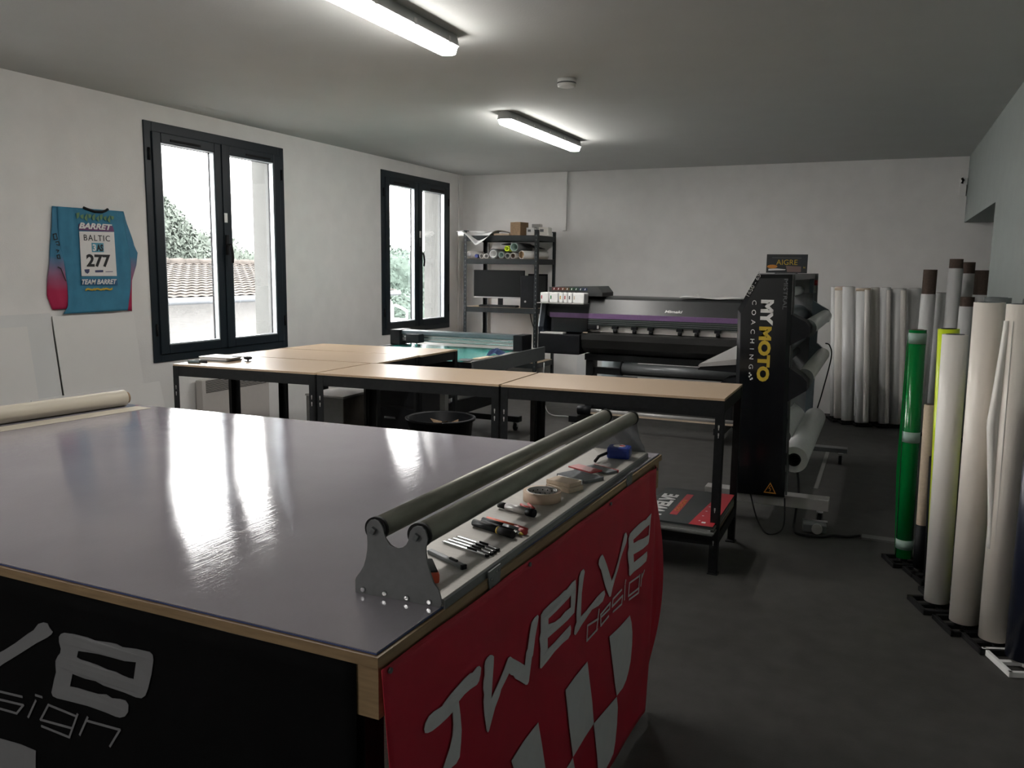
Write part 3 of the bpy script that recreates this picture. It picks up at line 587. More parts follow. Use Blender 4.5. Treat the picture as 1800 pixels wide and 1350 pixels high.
for k in (4, 5):
    u, v = PPT[k]; a = Vector((-.79, 1.2535, v))+nd*u; b = Vector((-.780, 2.627, v))+nd*u; d = (b-a).normalized()
    r = MB().cyl(a+d*.012, b-d*.012, .0215, n=28).build('roller', M['pipe'], t)
    MB().cyl(a+d*.0005, a+d*.0115, .0235, n=28).build('end_cap', M['gasket'], r); MB().cyl(b-d*.0115, b-d*.0005, .0235, n=28).build('end_cap', M['gasket'], r)
tr = MB().prism([(-.086, .9004), (-.086, .915), (-.083, .915), (.092, .915), (.0935, .9135), (.0935, .9004)], 0, 1, lambda u, v, w: Vector((-.79+.014*w+u, 1.2545+1.372*w+u*.04, v)))
tr.build('tray', M['tray'], t)
MB().prism([(.0936, .9138), (.0965, .912), (.0965, .889), (.0936, .889)], 0, 1, lambda u, v, w: Vector((-.79+.014*w+u, 1.2545+1.372*w+u*.04, v))).build('tray_flange', M['plate'], t)
for w, (dz) in ((.14, 0), (.79, 0)):
    yy = 1.2545+1.372*w+.004; p = Vector((max(-.79+.014*w+.0968, -.698+.0278*(yy-1.045)+.0005), yy, .888))
    cl = [(-.028, .024), (.028, .024), (.028, .004), (.022, -.016), (.012, -.028), (0, -.032), (-.012, -.028), (-.022, -.016), (-.028, .004)]
    c = MB().prism(cl, 0, .003, lambda u, v, q: p+Vector((q, u, v))).build('clamp', M['plate'], t)
    for du, dv in ((-.018, .006), (.006, .014), (.018, .014)):
        MB().cyl(p+Vector((.003, du, dv)), p+Vector((.0055, du, dv)), .0028, n=8).build('rivet', M['chrome'], c)
# ---- tools on the tray (tray top z = .915)
ZR = .9153
def rot2(a): return Matrix.Rotation(a, 3, 'Z')
def pen(name, label, cat, p0, p1, r, parts, group=None, zoff=0):
    # parts: (from, to, radius factor, material, part name)
    a = Vector((*p0, ZR+r+zoff)); b = Vector((*p1, ZR+r+zoff))
    t = thing(name, label, cat, ((a.x+b.x)/2, (a.y+b.y)/2, ZR+zoff), group=group)
    for f0, f1, k, mt, pn in parts:
        A, B = a.lerp(b, f0), a.lerp(b, f1); k0, k1 = (k if isinstance(k, tuple) else (k, k))
        MB().cyl(A, B, r*k0, r*k1, n=14).build(pn, M[mt], t)
    return t
def flatknife(name, label, cat, p0, p1, w, h, mats, blade=.12, slider=.5, group=None):
    a = Vector((*p0, ZR)); b = Vector((*p1, ZR)); d = (b-a).normalized(); L = (b-a).length; n = Vector((-d.y, d.x, 0)); c = (a+b)/2
    R = Matrix((d, n, Vector((0, 0, 1)))).transposed(); t = thing(name, label, cat, (c.x, c.y, ZR), group=group)
    at = lambda s, z, o=0: a+d*(s*L)+n*o+Vector((0, 0, z))
    MB().obox(at((blade+1)/2, h/2), (L*(1-blade), w, h), R, min(w, h)*.25).build('body', M[mats[0]], t)
    MB().obox(at(blade/2+.01, h*.45), (L*blade+.004, w*.7, h*.2), R).build('blade', M['chrome'], t)
    MB().obox(at(slider, h+.0015), (L*.2, w*.45, .004), R, .001).build('slider', M[mats[1]], t)
    MB().obox(at(.985, h/2), (L*.045, w*1.08, h*1.05), R, .001).build('end_cap', M[mats[1]], t)
    return t
t = thing('utility_knife', 'orange and black folding knife half hidden behind the near roller plate', 'knife', (-.765, 1.33, ZR))
R = rot2(-.9)
MB().obox((-.775, 1.345, ZR+.012), (.075, .022, .024), R, .004).build('body', M['gasket'], t)
MB().obox((-.757, 1.322, ZR+.011), (.03, .026, .021), R, .005).build('grip', M['orangep'], t)
flatknife('snap_off_knife', 'dark steel snap-off cutter lying across the tray beside the near plate', 'knife', (-.848, 1.463), (-.732, 1.408), .012, .009, ('mgrey', 'blackp'), .05, .72)
for i, (a, b, lb) in enumerate((((-.85, 1.532), (-.720, 1.492), 'first'), ((-.846, 1.546), (-.716, 1.506), 'second'), ((-.842, 1.560), (-.716, 1.520), 'third'), ((-.838, 1.575), (-.716, 1.536), 'fourth'))):
    flatknife('precision_knife', 'slim chrome trimming knife, %s from the near plate in the row of four' % lb, 'knife', a, b, .0075, .006, ('chrome', 'blackp'), .04, .66, 'slim chrome trimming knives')
pen('marker_pen', 'thick black marker with a chrome clip, nearest of the pens on the tray', 'marker', (-.842, 1.668), (-.722, 1.626), .0085, ((0, .62, 1, 'blackp', 'barrel'), (.62, .66, 1.03, 'gold', 'ring'), (.66, 1, 1.05, 'gasket', 'cap')))
pen('ballpoint_pen', 'black pen with a brass tip lying behind the thick black marker', 'pen', (-.832, 1.688), (-.706, 1.646), .0055, ((0, .8, 1, 'blackp', 'barrel'), (.8, .93, (1, .8), 'chrome', 'grip'), (.93, 1, (.8, .2), 'gold', 'tip')))
pen('ballpoint_pen', 'black and chrome pen with a red cap end', 'pen', (-.836, 1.704), (-.706, 1.662), .0062, ((0, .5, 1, 'blackp', 'barrel'), (.5, .86, 1, 'mgrey', 'clip_sleeve'), (.86, 1, 1.1, 'redp', 'cap')))
pen('ballpoint_pen', 'red pen lying at the back of the pen group', 'pen', (-.832, 1.719), (-.712, 1.684), .0055, ((0, .7, .9, 'orangep', 'barrel'), (.7, 1, (1, .6), 'redp', 'cap')))
pen('marker_pen', 'silver and black marker in the middle of the tray before the tape', 'marker', (-.851, 1.826), (-.741, 1.795), .0095, ((0, .22, .85, 'blackp', 'cap'), (.22, .80, 1, 'lgrey', 'barrel'), (.80, 1, 1.1, 'blackp', 'end_cap')))
for i, (a, b) in enumerate((((-.795, 1.885), (-.752, 1.835)), ((-.81, 1.87), (-.765, 1.84)))):
    pen('scalpel', ('red-handled scalpel lying between the silver marker and the tape roll', 'second thin red scalpel under the tape side, left of the first')[i], 'scalpel', a, b, .0035, ((0, .75, 1, 'redp', 'handle'), (.75, 1, (.8, .15), 'chrome', 'blade')))
# tape roll
t = thing('tape_roll', 'roll of beige masking tape lying flat on the tray', 'tape', (-.782, 1.945, ZR))
MB().pipe((-.782, 1.945, ZR), (-.782, 1.945, ZR+.026), .050, .0415, 36).build('tape', M['masking'], t)
MB().pipe((-.782, 1.945, ZR+.0005), (-.782, 1.945, ZR+.0265), .041, .0385, 36).build('core', M['lgrey'], t)
dots = MB()
for i in range(36):
    a = i*2*PI/36; zz = ZR+.008+.009*(i % 2)
    c = Vector((-.782+.0383*math.cos(a), 1.945+.0383*math.sin(a), zz)); dots.cyl(c, c-Vector((math.cos(a), math.sin(a), 0))*.0005, .002, n=6)
tag(dots.build('core_print', M['ink'], t), kind='stuff')
def pad(name, label, cat, c, size, a, m, z=0, bev=.002, extra=None):
    t = thing(name, label, cat, (c[0], c[1], ZR+z))
    MB().obox((c[0], c[1], ZR+z+size[2]/2), size, rot2(a), bev).build('blade' if 'squeegee' in name else 'pad', m, t)
    if extra:
        d = rot2(a) @ Vector((size[0]*.0, size[1]*.5, 0))
        MB().obox((c[0]+d.x, c[1]+d.y, ZR+z+size[2]/2), (size[0]*1.01, .004, size[2]*1.2), rot2(a), .0005).build('edge_strip', extra, t)
pad('foam_block', 'lower beige foam block beside the masking tape', 'foam block', (-.768, 2.075), (.085, .06, .013), -.35, M['foam'])
pad('foam_block', 'upper white-topped foam block stacked on the beige one', 'foam block', (-.772, 2.080), (.082, .055, .011), -.28, M['foam'], .0132, extra=M['white'])
pad('felt_squeegee', 'grey squeegee card lying between the foam blocks and red squeegee', 'squeegee', (-.770, 2.205), (.115, .075, .009), -.42, M['felt'], extra=M['mgrey'])
pad('felt_squeegee', 'red squeegee card lying on top of the grey ones', 'squeegee', (-.778, 2.275), (.10, .045, .005), -.45, M['redp'], .0095)
pad('felt_squeegee', 'dark grey squeegee card nearest the tape measure', 'squeegee', (-.745, 2.320), (.10, .05, .007), -.45, M['felt'], 0, extra=M['redp'])
t = thing('tape_measure', 'blue tape measure with its black hook pulled out at the far end of the tray', 'tape measure', (-.74, 2.50, ZR))
mb = MB(); pr = [(-.042, 0), (-.048, .02), (-.032, .042), (.02, .046), (.04, .036), (.044, .010), (.038, 0)]
Rm = rot2(.15)
mb.obox((-.745, 2.515, ZR+.019), (.075, .062, .038), Rm, .010).build('case', M['bluep'], t)
MB().cyl((-.745, 2.515, ZR+.0381), (-.745, 2.515, ZR+.0392), .020, n=20).build('dial_label', M['print_w'], t)
MB().cyl((-.735, 2.515, ZR+.0393), (-.735, 2.515, ZR+.0400), .009, n=16).build('label_spot', M['redp'], t)
MB().tube([(-.775, 2.495, ZR+.018), (-.79, 2.44, ZR+.014), (-.79, 2.405, ZR+.006)], .005).build('hook', M['gasket'], t)

# ================================================================== steel benches
def bench(q, label, low=True, slot_inserts=True, zt=.9):
    # q: front-left, front-right, back-right, back-left
    cx = sum(p[0] for p in q)/4; cy_ = sum(p[1] for p in q)/4
    t = thing('work_bench', label, 'workbench', (cx, cy_, 0), group='black steel workbenches')
    def ins(d): return inset(q, d)
    slab(ins(.001), zt-.012, zt).build('bench_top', M['mdf'], t)
    a = ins(.003)
    def beams(z0, z1, tag_):
        for i in range(4):
            p, r = Vector(a[i]), Vector(a[(i+1) % 4]); d = (r-p).normalized(); n = Vector((-d.y, d.x))
            P = [p, r, r+n*.004, p+n*.004]
            P2 = [p, r, r+n*.028, p+n*.028]
            mb = MB().prism([tuple(v) for v in P], z0, z1, lambda u, v, w: (u, v, w)).prism([tuple(v) for v in P2], z1-.004, z1, lambda u, v, w: (u, v, w))
            mb.build('beam', M['black'], t)
    beams(zt-.075, zt-.0125, 'top')
    if low:
        beams(.15, .205, 'low'); slab(ins(.012), .2055, .22).build('lower_shelf', M['mdf2'], t)
    b = ins(-.0005)
    for i in range(4):
        p = Vector(b[i]); pr, nx = Vector(b[i-1]), Vector(b[(i+1) % 4]); d1 = (nx-p).normalized(); d2 = (pr-p).normalized()
        mb = MB()
        for dd, ee in ((d1, d2), (d2, d1)):
            P = [p, p+dd*.042, p+dd*.042+ee*.0028, p+ee*.0028]
            mb.prism([tuple(v) for v in P], .004, zt-.012, lambda u, v, w: (u, v, w))
        mb.box(p.x+(d1+d2).x*.02-.026, p.y+(d1+d2).y*.02-.026, 0, p.x+(d1+d2).x*.02+.026, p.y+(d1+d2).y*.02+.026, .006)
        lg = mb.build('leg', M['black'], t)
        if slot_inserts and i < 2:
            n1 = Vector((-d1.y, d1.x)) if i == 0 else Vector((d1.y, -d1.x))
            mb = MB(); dirx = d1 if i == 0 else d2
            for z in (.76, .72, .34, .17):
                c = p+dirx*.022; mb.obox((c.x, c.y-.0035, z), (.007, .001, .013), None).obox((c.x, c.y-.0035, z-.012), (.004, .001, .012), None)
            mb.build('bright_slot_inserts', M['lgrey'], lg)  # light grey inserts imitate the bright wall showing through the post holes
    return t
f = lambda x: 3.785+(x+4.03)*.0777
g_ = lambda x: 4.345+(x+4.05)*.0887
bench([(-4.028, f(-4.028)), (-2.998, f(-2.998)), (-3.006, g_(-3.006)), (-4.05, g_(-4.05))], 'leftmost bench of the front row, under the first window')
bench([(-2.985, f(-2.985)), (-1.852, f(-1.852)), (-1.868, g_(-1.868)), (-2.994, g_(-2.994))], 'middle bench of the front row, in front of the black bin')
bench([(-1.841, f(-1.841)), (-.674, 4.047), (-.679, 4.644), (-1.857, g_(-1.857))], 'rightmost bench of the front row, holding printed boards below')
bench([(-4.12, 4.357), (-2.962, 4.455), (-2.975, 5.01), (-4.12, 4.915)], 'second-row bench directly behind the leftmost bench', False, False)
bench([(-4.12, 4.928), (-2.958, 5.022), (-2.951, 5.548), (-4.10, 5.40)], 'rearmost bench, next to the teal cutting bed', False, False)
# things on the left bench
def puton(z): pass
t = thing('notebook', 'open white notebook with grey cover on the leftmost bench', 'notebook', (-4.0, 4.2, .9))
q = [(-3.98, 4.03), (-3.70, 4.03), (-3.74, 4.28), (-4.02, 4.28)]
c0 = Matrix.Rotation(.1, 3, 'Z')
MB().obox((-3.93, 4.09, .9035), (.22, .16, .006), c0, .001).build('cover', M['mgrey'], t)
MB().obox((-3.93, 4.09, .9145), (.21, .15, .014), c0, .002).build('pages', M['print_w'], t)
MB().obox((-3.915, 4.10, .9245), (.25, .17, .004), c0, .001).build('tablet_top', M['lgrey'], t)
t = thing('hand_tool', 'small dark clamp tool beside the open notebook', 'clamp', (-3.72, 4.12, .9))
MB().cyl((-3.725, 4.12, .9), (-3.725, 4.12, .904), .022, n=16).build('base', M['mgrey'], t)
MB().cyl((-3.725, 4.12, .904), (-3.725, 4.12, .912), .006, n=10).lathe([(.012, .912), (.026, .918), (.028, .926), (.014, .932)], (-3.725, 4.12, 0), 16).build('knob', M['gasket'], t)
MB().obox((-3.79, 4.125, .928), (.12, .012, .005), Matrix.Rotation(.15, 3, 'Z')).build('arm', M['mgrey'], t)
t = thing('marker_pen', 'small pale marker with a dark cap at the corner of the leftmost bench', 'marker', (-3.93, 3.86, .9))
MB().cyl((-3.975, 3.86, .9105), (-3.905, 3.885, .9105), .0105, n=14).build('barrel', mat('marker_teal', (.18, .24, .26), .4), t)
MB().cyl((-3.905, 3.885, .9105), (-3.86, 3.90, .9095), .008, n=14).build('cap', M['gasket'], t)
# stack of printed boards on the lower shelf
for k in range(5):
    ox, oy, a = [(0, 0, 0), (.004, -.006, .01), (-.006, .004, -.012), (.003, .003, .008), (0, 0, 0)][k]
    z = .2202+k*.0098; cx, cy_ = -.885, 4.30
    top = (k == 4)
    lb = 'topmost printed board of the stack, black with TWELVE lettering and a red stripe' if top else ['lowest board of the stack on the bench shelf', 'second board from the bottom of the stack', 'middle board of the stack', 'board just under the topmost printed one'][k]
    t = thing('printed_board', lb, 'board', (cx+ox, cy_+oy, z), a, group='printed boards stacked on the bench shelf')
    MB().box(-.195, -.325, 0, .195, .325, .0092, .0008).build('panel', M['box_grey'] if not top else mat('board_charcoal', (.028, .036, .036), .45), t, local=True)
    if top:
        zt = .0094
        fill2d('red_stripe', [[(.075, -.325), (.195, -.325), (.195, .325), (.115, .325)]], [], [], 0, lambda u, v, w: Vector((cx+u, cy_+v, z+zt+w)), mat('print_red', (.42, .02, .03), .5), t)
        text('lettering', 'TWELVE', .085, (cx-.085, cy_-.27, z+zt), (0, 1, 0), (-1, 0, 0), M['print_w'], t, width=.45, bold=.04)
        fill2d('red_label', [[(-.05, -.20), (-.012, -.20), (-.012, .22), (-.05, .22)]], [], [], 0, lambda u, v, w: Vector((cx+u, cy_+v, z+zt+w)), mat('print_red2', (.42, .02, .03), .5), t)
        text('label_lettering', 'DESIGN', .024, (cx-.018, cy_-.13, z+zt+.001), (0, 1, 0), (-1, 0, 0), M['orange'], t, width=.22)
        fill2d('contact_marks', [[(.115+.006*math.cos(q), -.25+.09*i+.006*math.sin(q)) for q in (0, 1.2, 2.4, 3.6, 4.8)] for i in range(6)]+[[(.13, -.285), (.15, -.285), (.15, -.262), (.13, -.262)]], [], [], 0, lambda u, v, w: Vector((cx+u, cy_+v, z+zt+.001+w)), M['print_w'], t)

# ================================================================== under the benches
t = thing('storage_box', 'grey and brown storage box standing under the second-row benches', 'box', (-3.79, 5.25, 0))
MB().box(-3.98, 5.02, .0, -3.64, 5.40, .535, .004).build('body', M['box_grey'], t)
MB().box(-3.639, 5.02, .002, -3.635, 5.40, .53).build('side_panel', M['box_brown'], t)
MB().box(-3.985, 5.015, .536, -3.635, 5.40, .552, .003).build('lid', M['lgrey'], t)
t = thing('drawer_cabinet', 'black drawer cabinet under the benches left of the black bin', 'cabinet', (-3.2, 5.25, 0))
MB().box(-3.40, 5.045, .03, -3.0, 5.36, .76, .004).build('carcass', M['black'], t)
for i in range(3): 
    d = MB().box(-3.385, 5.035, .06+.23*i, -3.015, 5.0445, .27+.23*i, .003).build('drawer', M['blackp'], t)
    MB().box(-3.28, 5.022, .19+.23*i, -3.18, 5.0345, .205+.23*i, .003).build('handle', M['mgrey'], d)
for x in (-3.36, -3.04):
    for y in (5.08, 5.33): MB().cyl((x, y, 0), (x, y, .03), .015, n=10).build('foot', M['gasket'], t)
t = thing('waste_bin', 'round black plastic waste tub standing behind the middle bench', 'bin')
t.location = (-2.71, 4.85, 0)
MB().lathe([(.0, .001), (.165, .0), (.178, .02), (.222, .485), (.24, .49), (.243, .504), (.228, .51), (.214, .50), (.17, .025), (.0, .015)], (0, 0, 0), 44).build('tub', M['blackp'], t, local=True)
t2 = thing('kraft_offcut', 'crumpled kraft paper scrap lying in the black waste tub', 'paper scrap', (-2.68, 4.86, .43))
for i in range(3):
    a = i*2.1; P = [(0, 0, 0), (.09, .02, .02), (.05, .10, .05), (-.03, .06, .01)]
    c = [Vector((math.cos(a)*x-math.sin(a)*y, math.sin(a)*x+math.cos(a)*y, z+.01*i)) for x, y, z in P]
    mb = MB(); V = [mb.b.verts.new(v) for v in c]; mb.b.faces.new((V[0], V[1], V[2])); mb.b.faces.new((V[0], V[2], V[3]))
    mb.build('fold', M['kraft'], t2, local=True).modifiers.new('s', 'SOLIDIFY').thickness = .002
# ================================================================== shelf rack by the far window
t = thing('shelf_rack', 'tall black boltless shelf rack with three loaded shelves beside the far window', 'shelf', (-4.14, 9.13, 0))
RX0, RX1, RY0, RY1 = -4.62, -3.665, 8.84, 9.405
for zt_, nm in ((1.905, 'shelf'), (1.635, 'shelf'), (1.062, 'shelf'), (.42, 'shelf')):
    s = MB().box(RX0+.006, RY0+.006, zt_-.012, RX1-.006, RY1-.006, zt_).build('shelf_board', M['mdf'], t)
    h = .062
    MB().box(RX0, RY0, zt_-h, RX1, RY0+.004, zt_-.001).box(RX0, RY1-.004, zt_-h, RX1, RY1, zt_-.001).box(RX0, RY0+.004, zt_-h, RX0+.004, RY1-.004, zt_-.001).box(RX1-.004, RY0+.004, zt_-h, RX1, RY1-.004, zt_-.001).build('beam', M['teal_black'], t)
for x, sx in ((RX0-.003, 1), (RX1+.003, -1)):
    for y, sy_ in ((RY0-.003, 1), (RY1+.003, -1)):
        p = MB().box(x, y, .003, x+sx*.042, y+sy_*.003, 1.955).box(x, y, .003, x+sx*.003, y+sy_*.042, 1.955).box(x-.002, y-.002*sy_, 1.955, x+sx*.046, y+sy_*.046, 1.965).box(x, y, 0, x+sx*.045, y+sy_*.045, .004).build('post', M['teal_black'], t)
        if sy_ == 1:
            mb = MB()
            for i in range(38): mb.box(x+sx*.018, y-.0012, .08+i*.049, x+sx*.025, y-.0002, .095+i*.049)
            tag(mb.build('post_holes', M['mgrey'], p), kind='stuff')
def tag1(o, label, cat, group=None): return tag(o, label, cat, group)
# computer things on the desk-height shelf
t = thing('monitor', 'wide black monitor with a silver lower edge on the rack shelf', 'monitor', (-4.22, 9.0, 1.062))
MB().box(-4.56, 8.985, 1.165, -3.895, 9.02, 1.50, .004).build('casing', M['blackp'], t)
MB().box(-4.55, 8.9835, 1.185, -3.905, 8.9849, 1.494).build('screen', M['screen'], t)
MB().box(-4.56, 8.978, 1.166, -3.895, 8.9848, 1.182, .002).build('lower_bezel', M['lgrey'], t)
MB().box(-4.25, 9.02, 1.075, -4.19, 9.04, 1.30).build('stand_neck', M['blackp'], t)
MB().box(-4.34, 8.95, 1.0625, -4.10, 9.12, 1.075, .003).build('stand_base', M['blackp'], t)
t = thing('computer_tower', 'black desktop computer tower beside the monitor, partly behind the rack post', 'computer', (-3.80, 9.0, 1.062))
MB().box(-3.885, 8.862, 1.0625, -3.715, 9.235, 1.44, .005).build('case', M['blackp'], t)
MB().cyl((-3.82, 8.8595, 1.14), (-3.82, 8.856, 1.14), .012, n=16).build('logo_disc', M['lgrey'], t)
t = thing('computer_screen', 'second dark screen panel at the right end of the rack shelf', 'monitor', (-3.835, 9.28, 1.062))
MB().box(-3.96, 9.26, 1.10, -3.71, 9.285, 1.46, .003).build('casing', M['blackp'], t)
MB().box(-3.90, 9.25, 1.0625, -3.77, 9.33, 1.0995, .003).build('stand_base', M['blackp'], t)
t = thing('keyboard', 'black keyboard lying in front of the monitor on the rack shelf', 'keyboard', (-4.17, 8.91, 1.062))
MB().box(-4.43, 8.865, 1.0625, -3.94, 8.96, 1.085, .004).build('casing', M['blackp'], t)
mb = MB()
for i in range(22):
    for j in range(4): mb.box(-4.42+i*.0217, 8.872+j*.021, 1.085, -4.402+i*.0217, 8.889+j*.021, 1.089)
tag(mb.build('keys', M['gasket'], t), kind='stuff')
def cable(name, label, pts, r, m, cat='cable', group=None):
    P = [Vector(p) for p in pts]; out = []
    for i in range(len(P)-1):
        p0, p1, p2, p3 = P[max(i-1, 0)], P[i], P[i+1], P[min(i+2, len(P)-1)]
        for k in range(6):
            s = k/6; out.append(.5*((2*p1)+(p2-p0)*s+(2*p0-5*p1+4*p2-p3)*s*s+(3*p1-p0-3*p2+p3)*s**3))
    out.append(P[-1])
    return tag(MB().tube(out, r).build(name, m), label, cat, group)
cable('power_cable', 'thin black cable hanging below the middle of the rack shelf', [(-4.0, 9.42, 1.03), (-3.98, 9.425, .9), (-3.93, 9.43, .72), (-3.91, 9.43, .45), (-3.90, 9.43, .02)], .006, M['gasket'])
cable('data_cable', 'grey cable hanging below the rack right of the black one', [(-3.86, 9.43, 1.03), (-3.85, 9.435, .8), (-3.80, 9.435, .55), (-3.80, 9.435, .02)], .004, M['mgrey'])
cable('looped_cable', 'black cable looping from the rack post down to the cutting bed', [(-3.62, 9.3, .90), (-3.62, 9.2, .72), (-3.66, 9.1, .60), (-3.78, 9.0, .50), (-3.80, 9.0, .43)], .006, M['gasket'])
# rolls on the middle shelf
def roll(name, label, p0, p1, r, ri, m, core=None, group=None, cat='roll', flat=1):
    c = (Vector(p0)+Vector(p1))/2; t = thing(name, label, cat, (c.x, c.y, min(p0[2], p1[2])-r if abs(p0[2]-p1[2]) < .1 else min(p0[2], p1[2])), group=group)
    MB().pipe(p0, p1, r, ri, 28).build('film', M[m], t)
    if core:
        d = (Vector(p1)-Vector(p0)).normalized()
        MB().pipe(Vector(p0)-d*.004, Vector(p1)+d*.004, ri-.0004, max(.004, ri-.006), 22).build('core', M[core], t)
    return t
GR = 'vinyl rolls on the middle rack shelf'
zs = 1.6355
for i, (x, z, r, ri, mt, core, lb) in enumerate([
    (-4.40, zs+.029, .029, .02, 'lgrey', None, 'leftmost small silver roll on the middle rack shelf'),
    (-4.338, zs+.030, .030, .021, 'lgrey', None, 'small silver roll beside the leftmost one on the middle rack shelf'),
    (-4.245, zs+.058, .058, .045, 'mgrey', 'white', 'fat grey roll with white inside on the middle rack shelf'),
    (-4.140, zs+.045, .043, .033, 'mgrey', 'tape', 'grey roll with a green rim inside on the middle rack shelf'),
    (-4.060, zs+.034, .034, .026, 'lgrey', 'mgrey', 'small roll under the lime one on the middle rack shelf'),
    (-3.988, zs+.035, .035, .027, 'lgrey', 'kraftd', 'small silver roll left of the brown cardboard tube'),
    (-4.070, zs+.118, .032, .022, 'lime', None, 'bright lime green roll standing out on the rack pile'),
    (-3.975, zs+.135, .055, .047, 'mgrey', 'tape', 'grey roll with a green rim on top of the rack pile')]):
    roll('vinyl_roll', lb, (x, 8.87, z), (x, 9.30, z), r, ri, mt, core, GR)
g = roll('white_roll', 'white roll with a brown cardboard core end on the middle rack shelf', (-3.885, 8.88, zs+.047), (-3.735, 9.28, zs+.047), .047, .042, 'white', 'kraft')
MB().cyl((-3.878, 8.90, zs+.047), (-3.876, 8.906, zs+.047), .036, n=24).build('core_plug', M['kraft'], g)
roll('white_roll', 'white roll at the right end of the middle rack shelf, sticking past the post', (-3.785, 8.93, zs+.036), (-3.69, 9.34, zs+.036), .034, .02, 'white') if False else None
t = thing('plastic_bottle', 'clear plastic bottle with a blue cap lying at the left end of the middle shelf', 'bottle', (-4.53, 9.0, zs))
MB().cyl((-4.585, 8.9, zs+.044), (-4.50, 9.10, zs+.044), .042, n=20).cyl((-4.585, 8.9, zs+.044), (-4.60, 8.87, zs+.044), .042, .018, n=20).build('body', M['white'], t)
MB().cyl((-4.475, 8.88, zs+.03), (-4.475, 8.92, zs+.03), .022, n=16).build('cap', M['bluep'], t)
t = thing('dark_sheet', 'dark folded sheet lying on the back of the roll pile on the rack', 'sheet', (-3.88, 9.2, zs+.12))
MB().quadgrid(lambda u, v: (-4.20+.45*u, 9.0+.28*v, zs+.175+.025*math.sin(u*PI)-.05*u), 10, 4).build('sheet', M['gasket'], t).modifiers.new('s', 'SOLIDIFY').thickness = .006
# top of the rack
zt_ = 1.9055
t = thing('carton', 'brown cardboard box on top of the rack', 'box', (-3.945, 8.95, zt_))
MB().obox((-3.945, 8.945, zt_+.076), (.145, .16, .150), Matrix.Rotation(-.22, 3, 'Z'), .002).build('carton', M['kraft'], t)
MB().obox((-3.945, 8.945, zt_+.1517), (.05, .158, .001), Matrix.Rotation(-.22, 3, 'Z')).build('tape', M['foam'], t)
for lb, c, s_, mt in (('small white box right of the brown carton on the rack', (-3.815, 9.0, .045), (.09, .12, .09), 'white'), ('grey printed box standing behind the small white one', (-3.81, 9.16, .07), (.10, .12, .14), 'lgrey'), ('long white box at the right end of the rack top', (-3.695, 9.14, .05), (.11, .22, .10), 'offwhite')):
    t = thing('small_box', lb, 'box', (c[0], c[1], zt_), group='small boxes on the rack top')
    MB().obox((c[0], c[1], zt_+c[2]), s_, Matrix.Rotation(.15, 3, 'Z'), .002).build('carton', M[mt], t)
    MB().obox((c[0], c[1]-s_[1]*.5-.004, zt_+c[2]+.01), (s_[0]*.4, .001, s_[2]*.3), Matrix.Rotation(.15, 3, 'Z')).build('label', M['mgrey'], t)
t = thing('hanging_sheet', 'curled white plastic sheet draping over the left front edge of the rack top', 'sheet', (-4.5, 8.95, zt_))
def shf(u, v):
    x = -4.70+.52*u; y = 8.80+.5*v; z = zt_+.045+.018*math.sin(u*7+v*3)
    if v < .3: k = (1-v/.3)*max(0, 1-abs(u-.52)/.42); z -= .155*k; y -= .00+.03*k
    return (x, y, z)
MB().quadgrid(shf, 24, 20).build('sheet', M['white'], t).modifiers.new('s', 'SOLIDIFY').thickness = .003
t = thing('paper_tube', 'white paper tube sticking out over the left end of the rack top', 'roll', (-4.55, 9.2, zt_))
MB().pipe((-4.80, 9.04, zt_+.033), (-4.30, 9.12, zt_+.033), .031, .024).build('tube', M['print_w'], t)
t = thing('flat_parcel', 'flat pale parcel lying on the rack top left of the brown carton', 'parcel', (-4.15, 9.1, zt_))
MB().box(-4.24, 8.86, zt_+.0005, -4.04, 9.05, zt_+.022, .003).build('parcel', M['foam'], t)

# ================================================================== flat cutting bed
t = thing('flatbed_cutter', 'flatbed cutting plotter with a teal mat and a silver gantry on a wheeled stand', 'cutting machine', (-3.48, 6.3, 0))
bx0, bx1, by0, by1 = -4.18, -2.85, 5.585, 7.06
MB().box(bx0, by0, .69, bx1, by1, .775, .006).build('bed_frame', M['mgrey'], t)
MB().box(bx0-.01, by0+.002, .685, bx0+.001, by1, .80).build('side_rail', M['mgrey'], t)
MB().box(bx1-.001, by0+.002, .685, bx1+.014, by1, .806, .002).build('side_rail', M['mgrey'], t)
MB().box(bx0, by0-.012, .735, bx1, by0+.001, .80, .002).build('front_edge', M['blackp'], t)
MB().box(bx0+.002, by0+.002, .7755, bx1-.002, by1-.01, .788).build('bed_plate', M['lgrey'], t)
MB().box(bx0+.05, by0+.05, .7885, bx1-.13, 6.74, .795).build('cutting_mat', M['teal'], t)
g = MB().box(-4.10, 6.60, .835, -2.93, 6.64, .895, .004).box(-4.10, 6.66, .86, -2.93, 6.72, .93, .004).build('gantry_beam', M['lgrey'], t)
MB().box(-4.11, 6.585, .897, -2.925, 6.73, .935, .006).build('gantry_cover', M['bluegrey'], t)
MB().box(-4.10, 6.592, .872, -2.93, 6.5995, .882).box(-4.10, 6.592, .845, -2.93, 6.5995, .85).build('guide_rail', M['chrome'], t)
for x0, x1 in ((-4.20, -4.095), (-2.935, -2.845)): MB().box(x0, 6.55, .80, x1, 6.76, .94, .006).build('gantry_end', M['blackp'], t)
c = MB().box(-4.0, 6.50, .83, -3.86, 6.60, .91, .006).build('cutting_head', M['blackp'], t)
MB().cyl((-3.90, 6.52, .80), (-3.90, 6.52, .84), .012, n=12).cyl((-3.96, 6.52, .80), (-3.96, 6.52, .84), .010, n=12).build('blade_holder', M['chrome'], c)
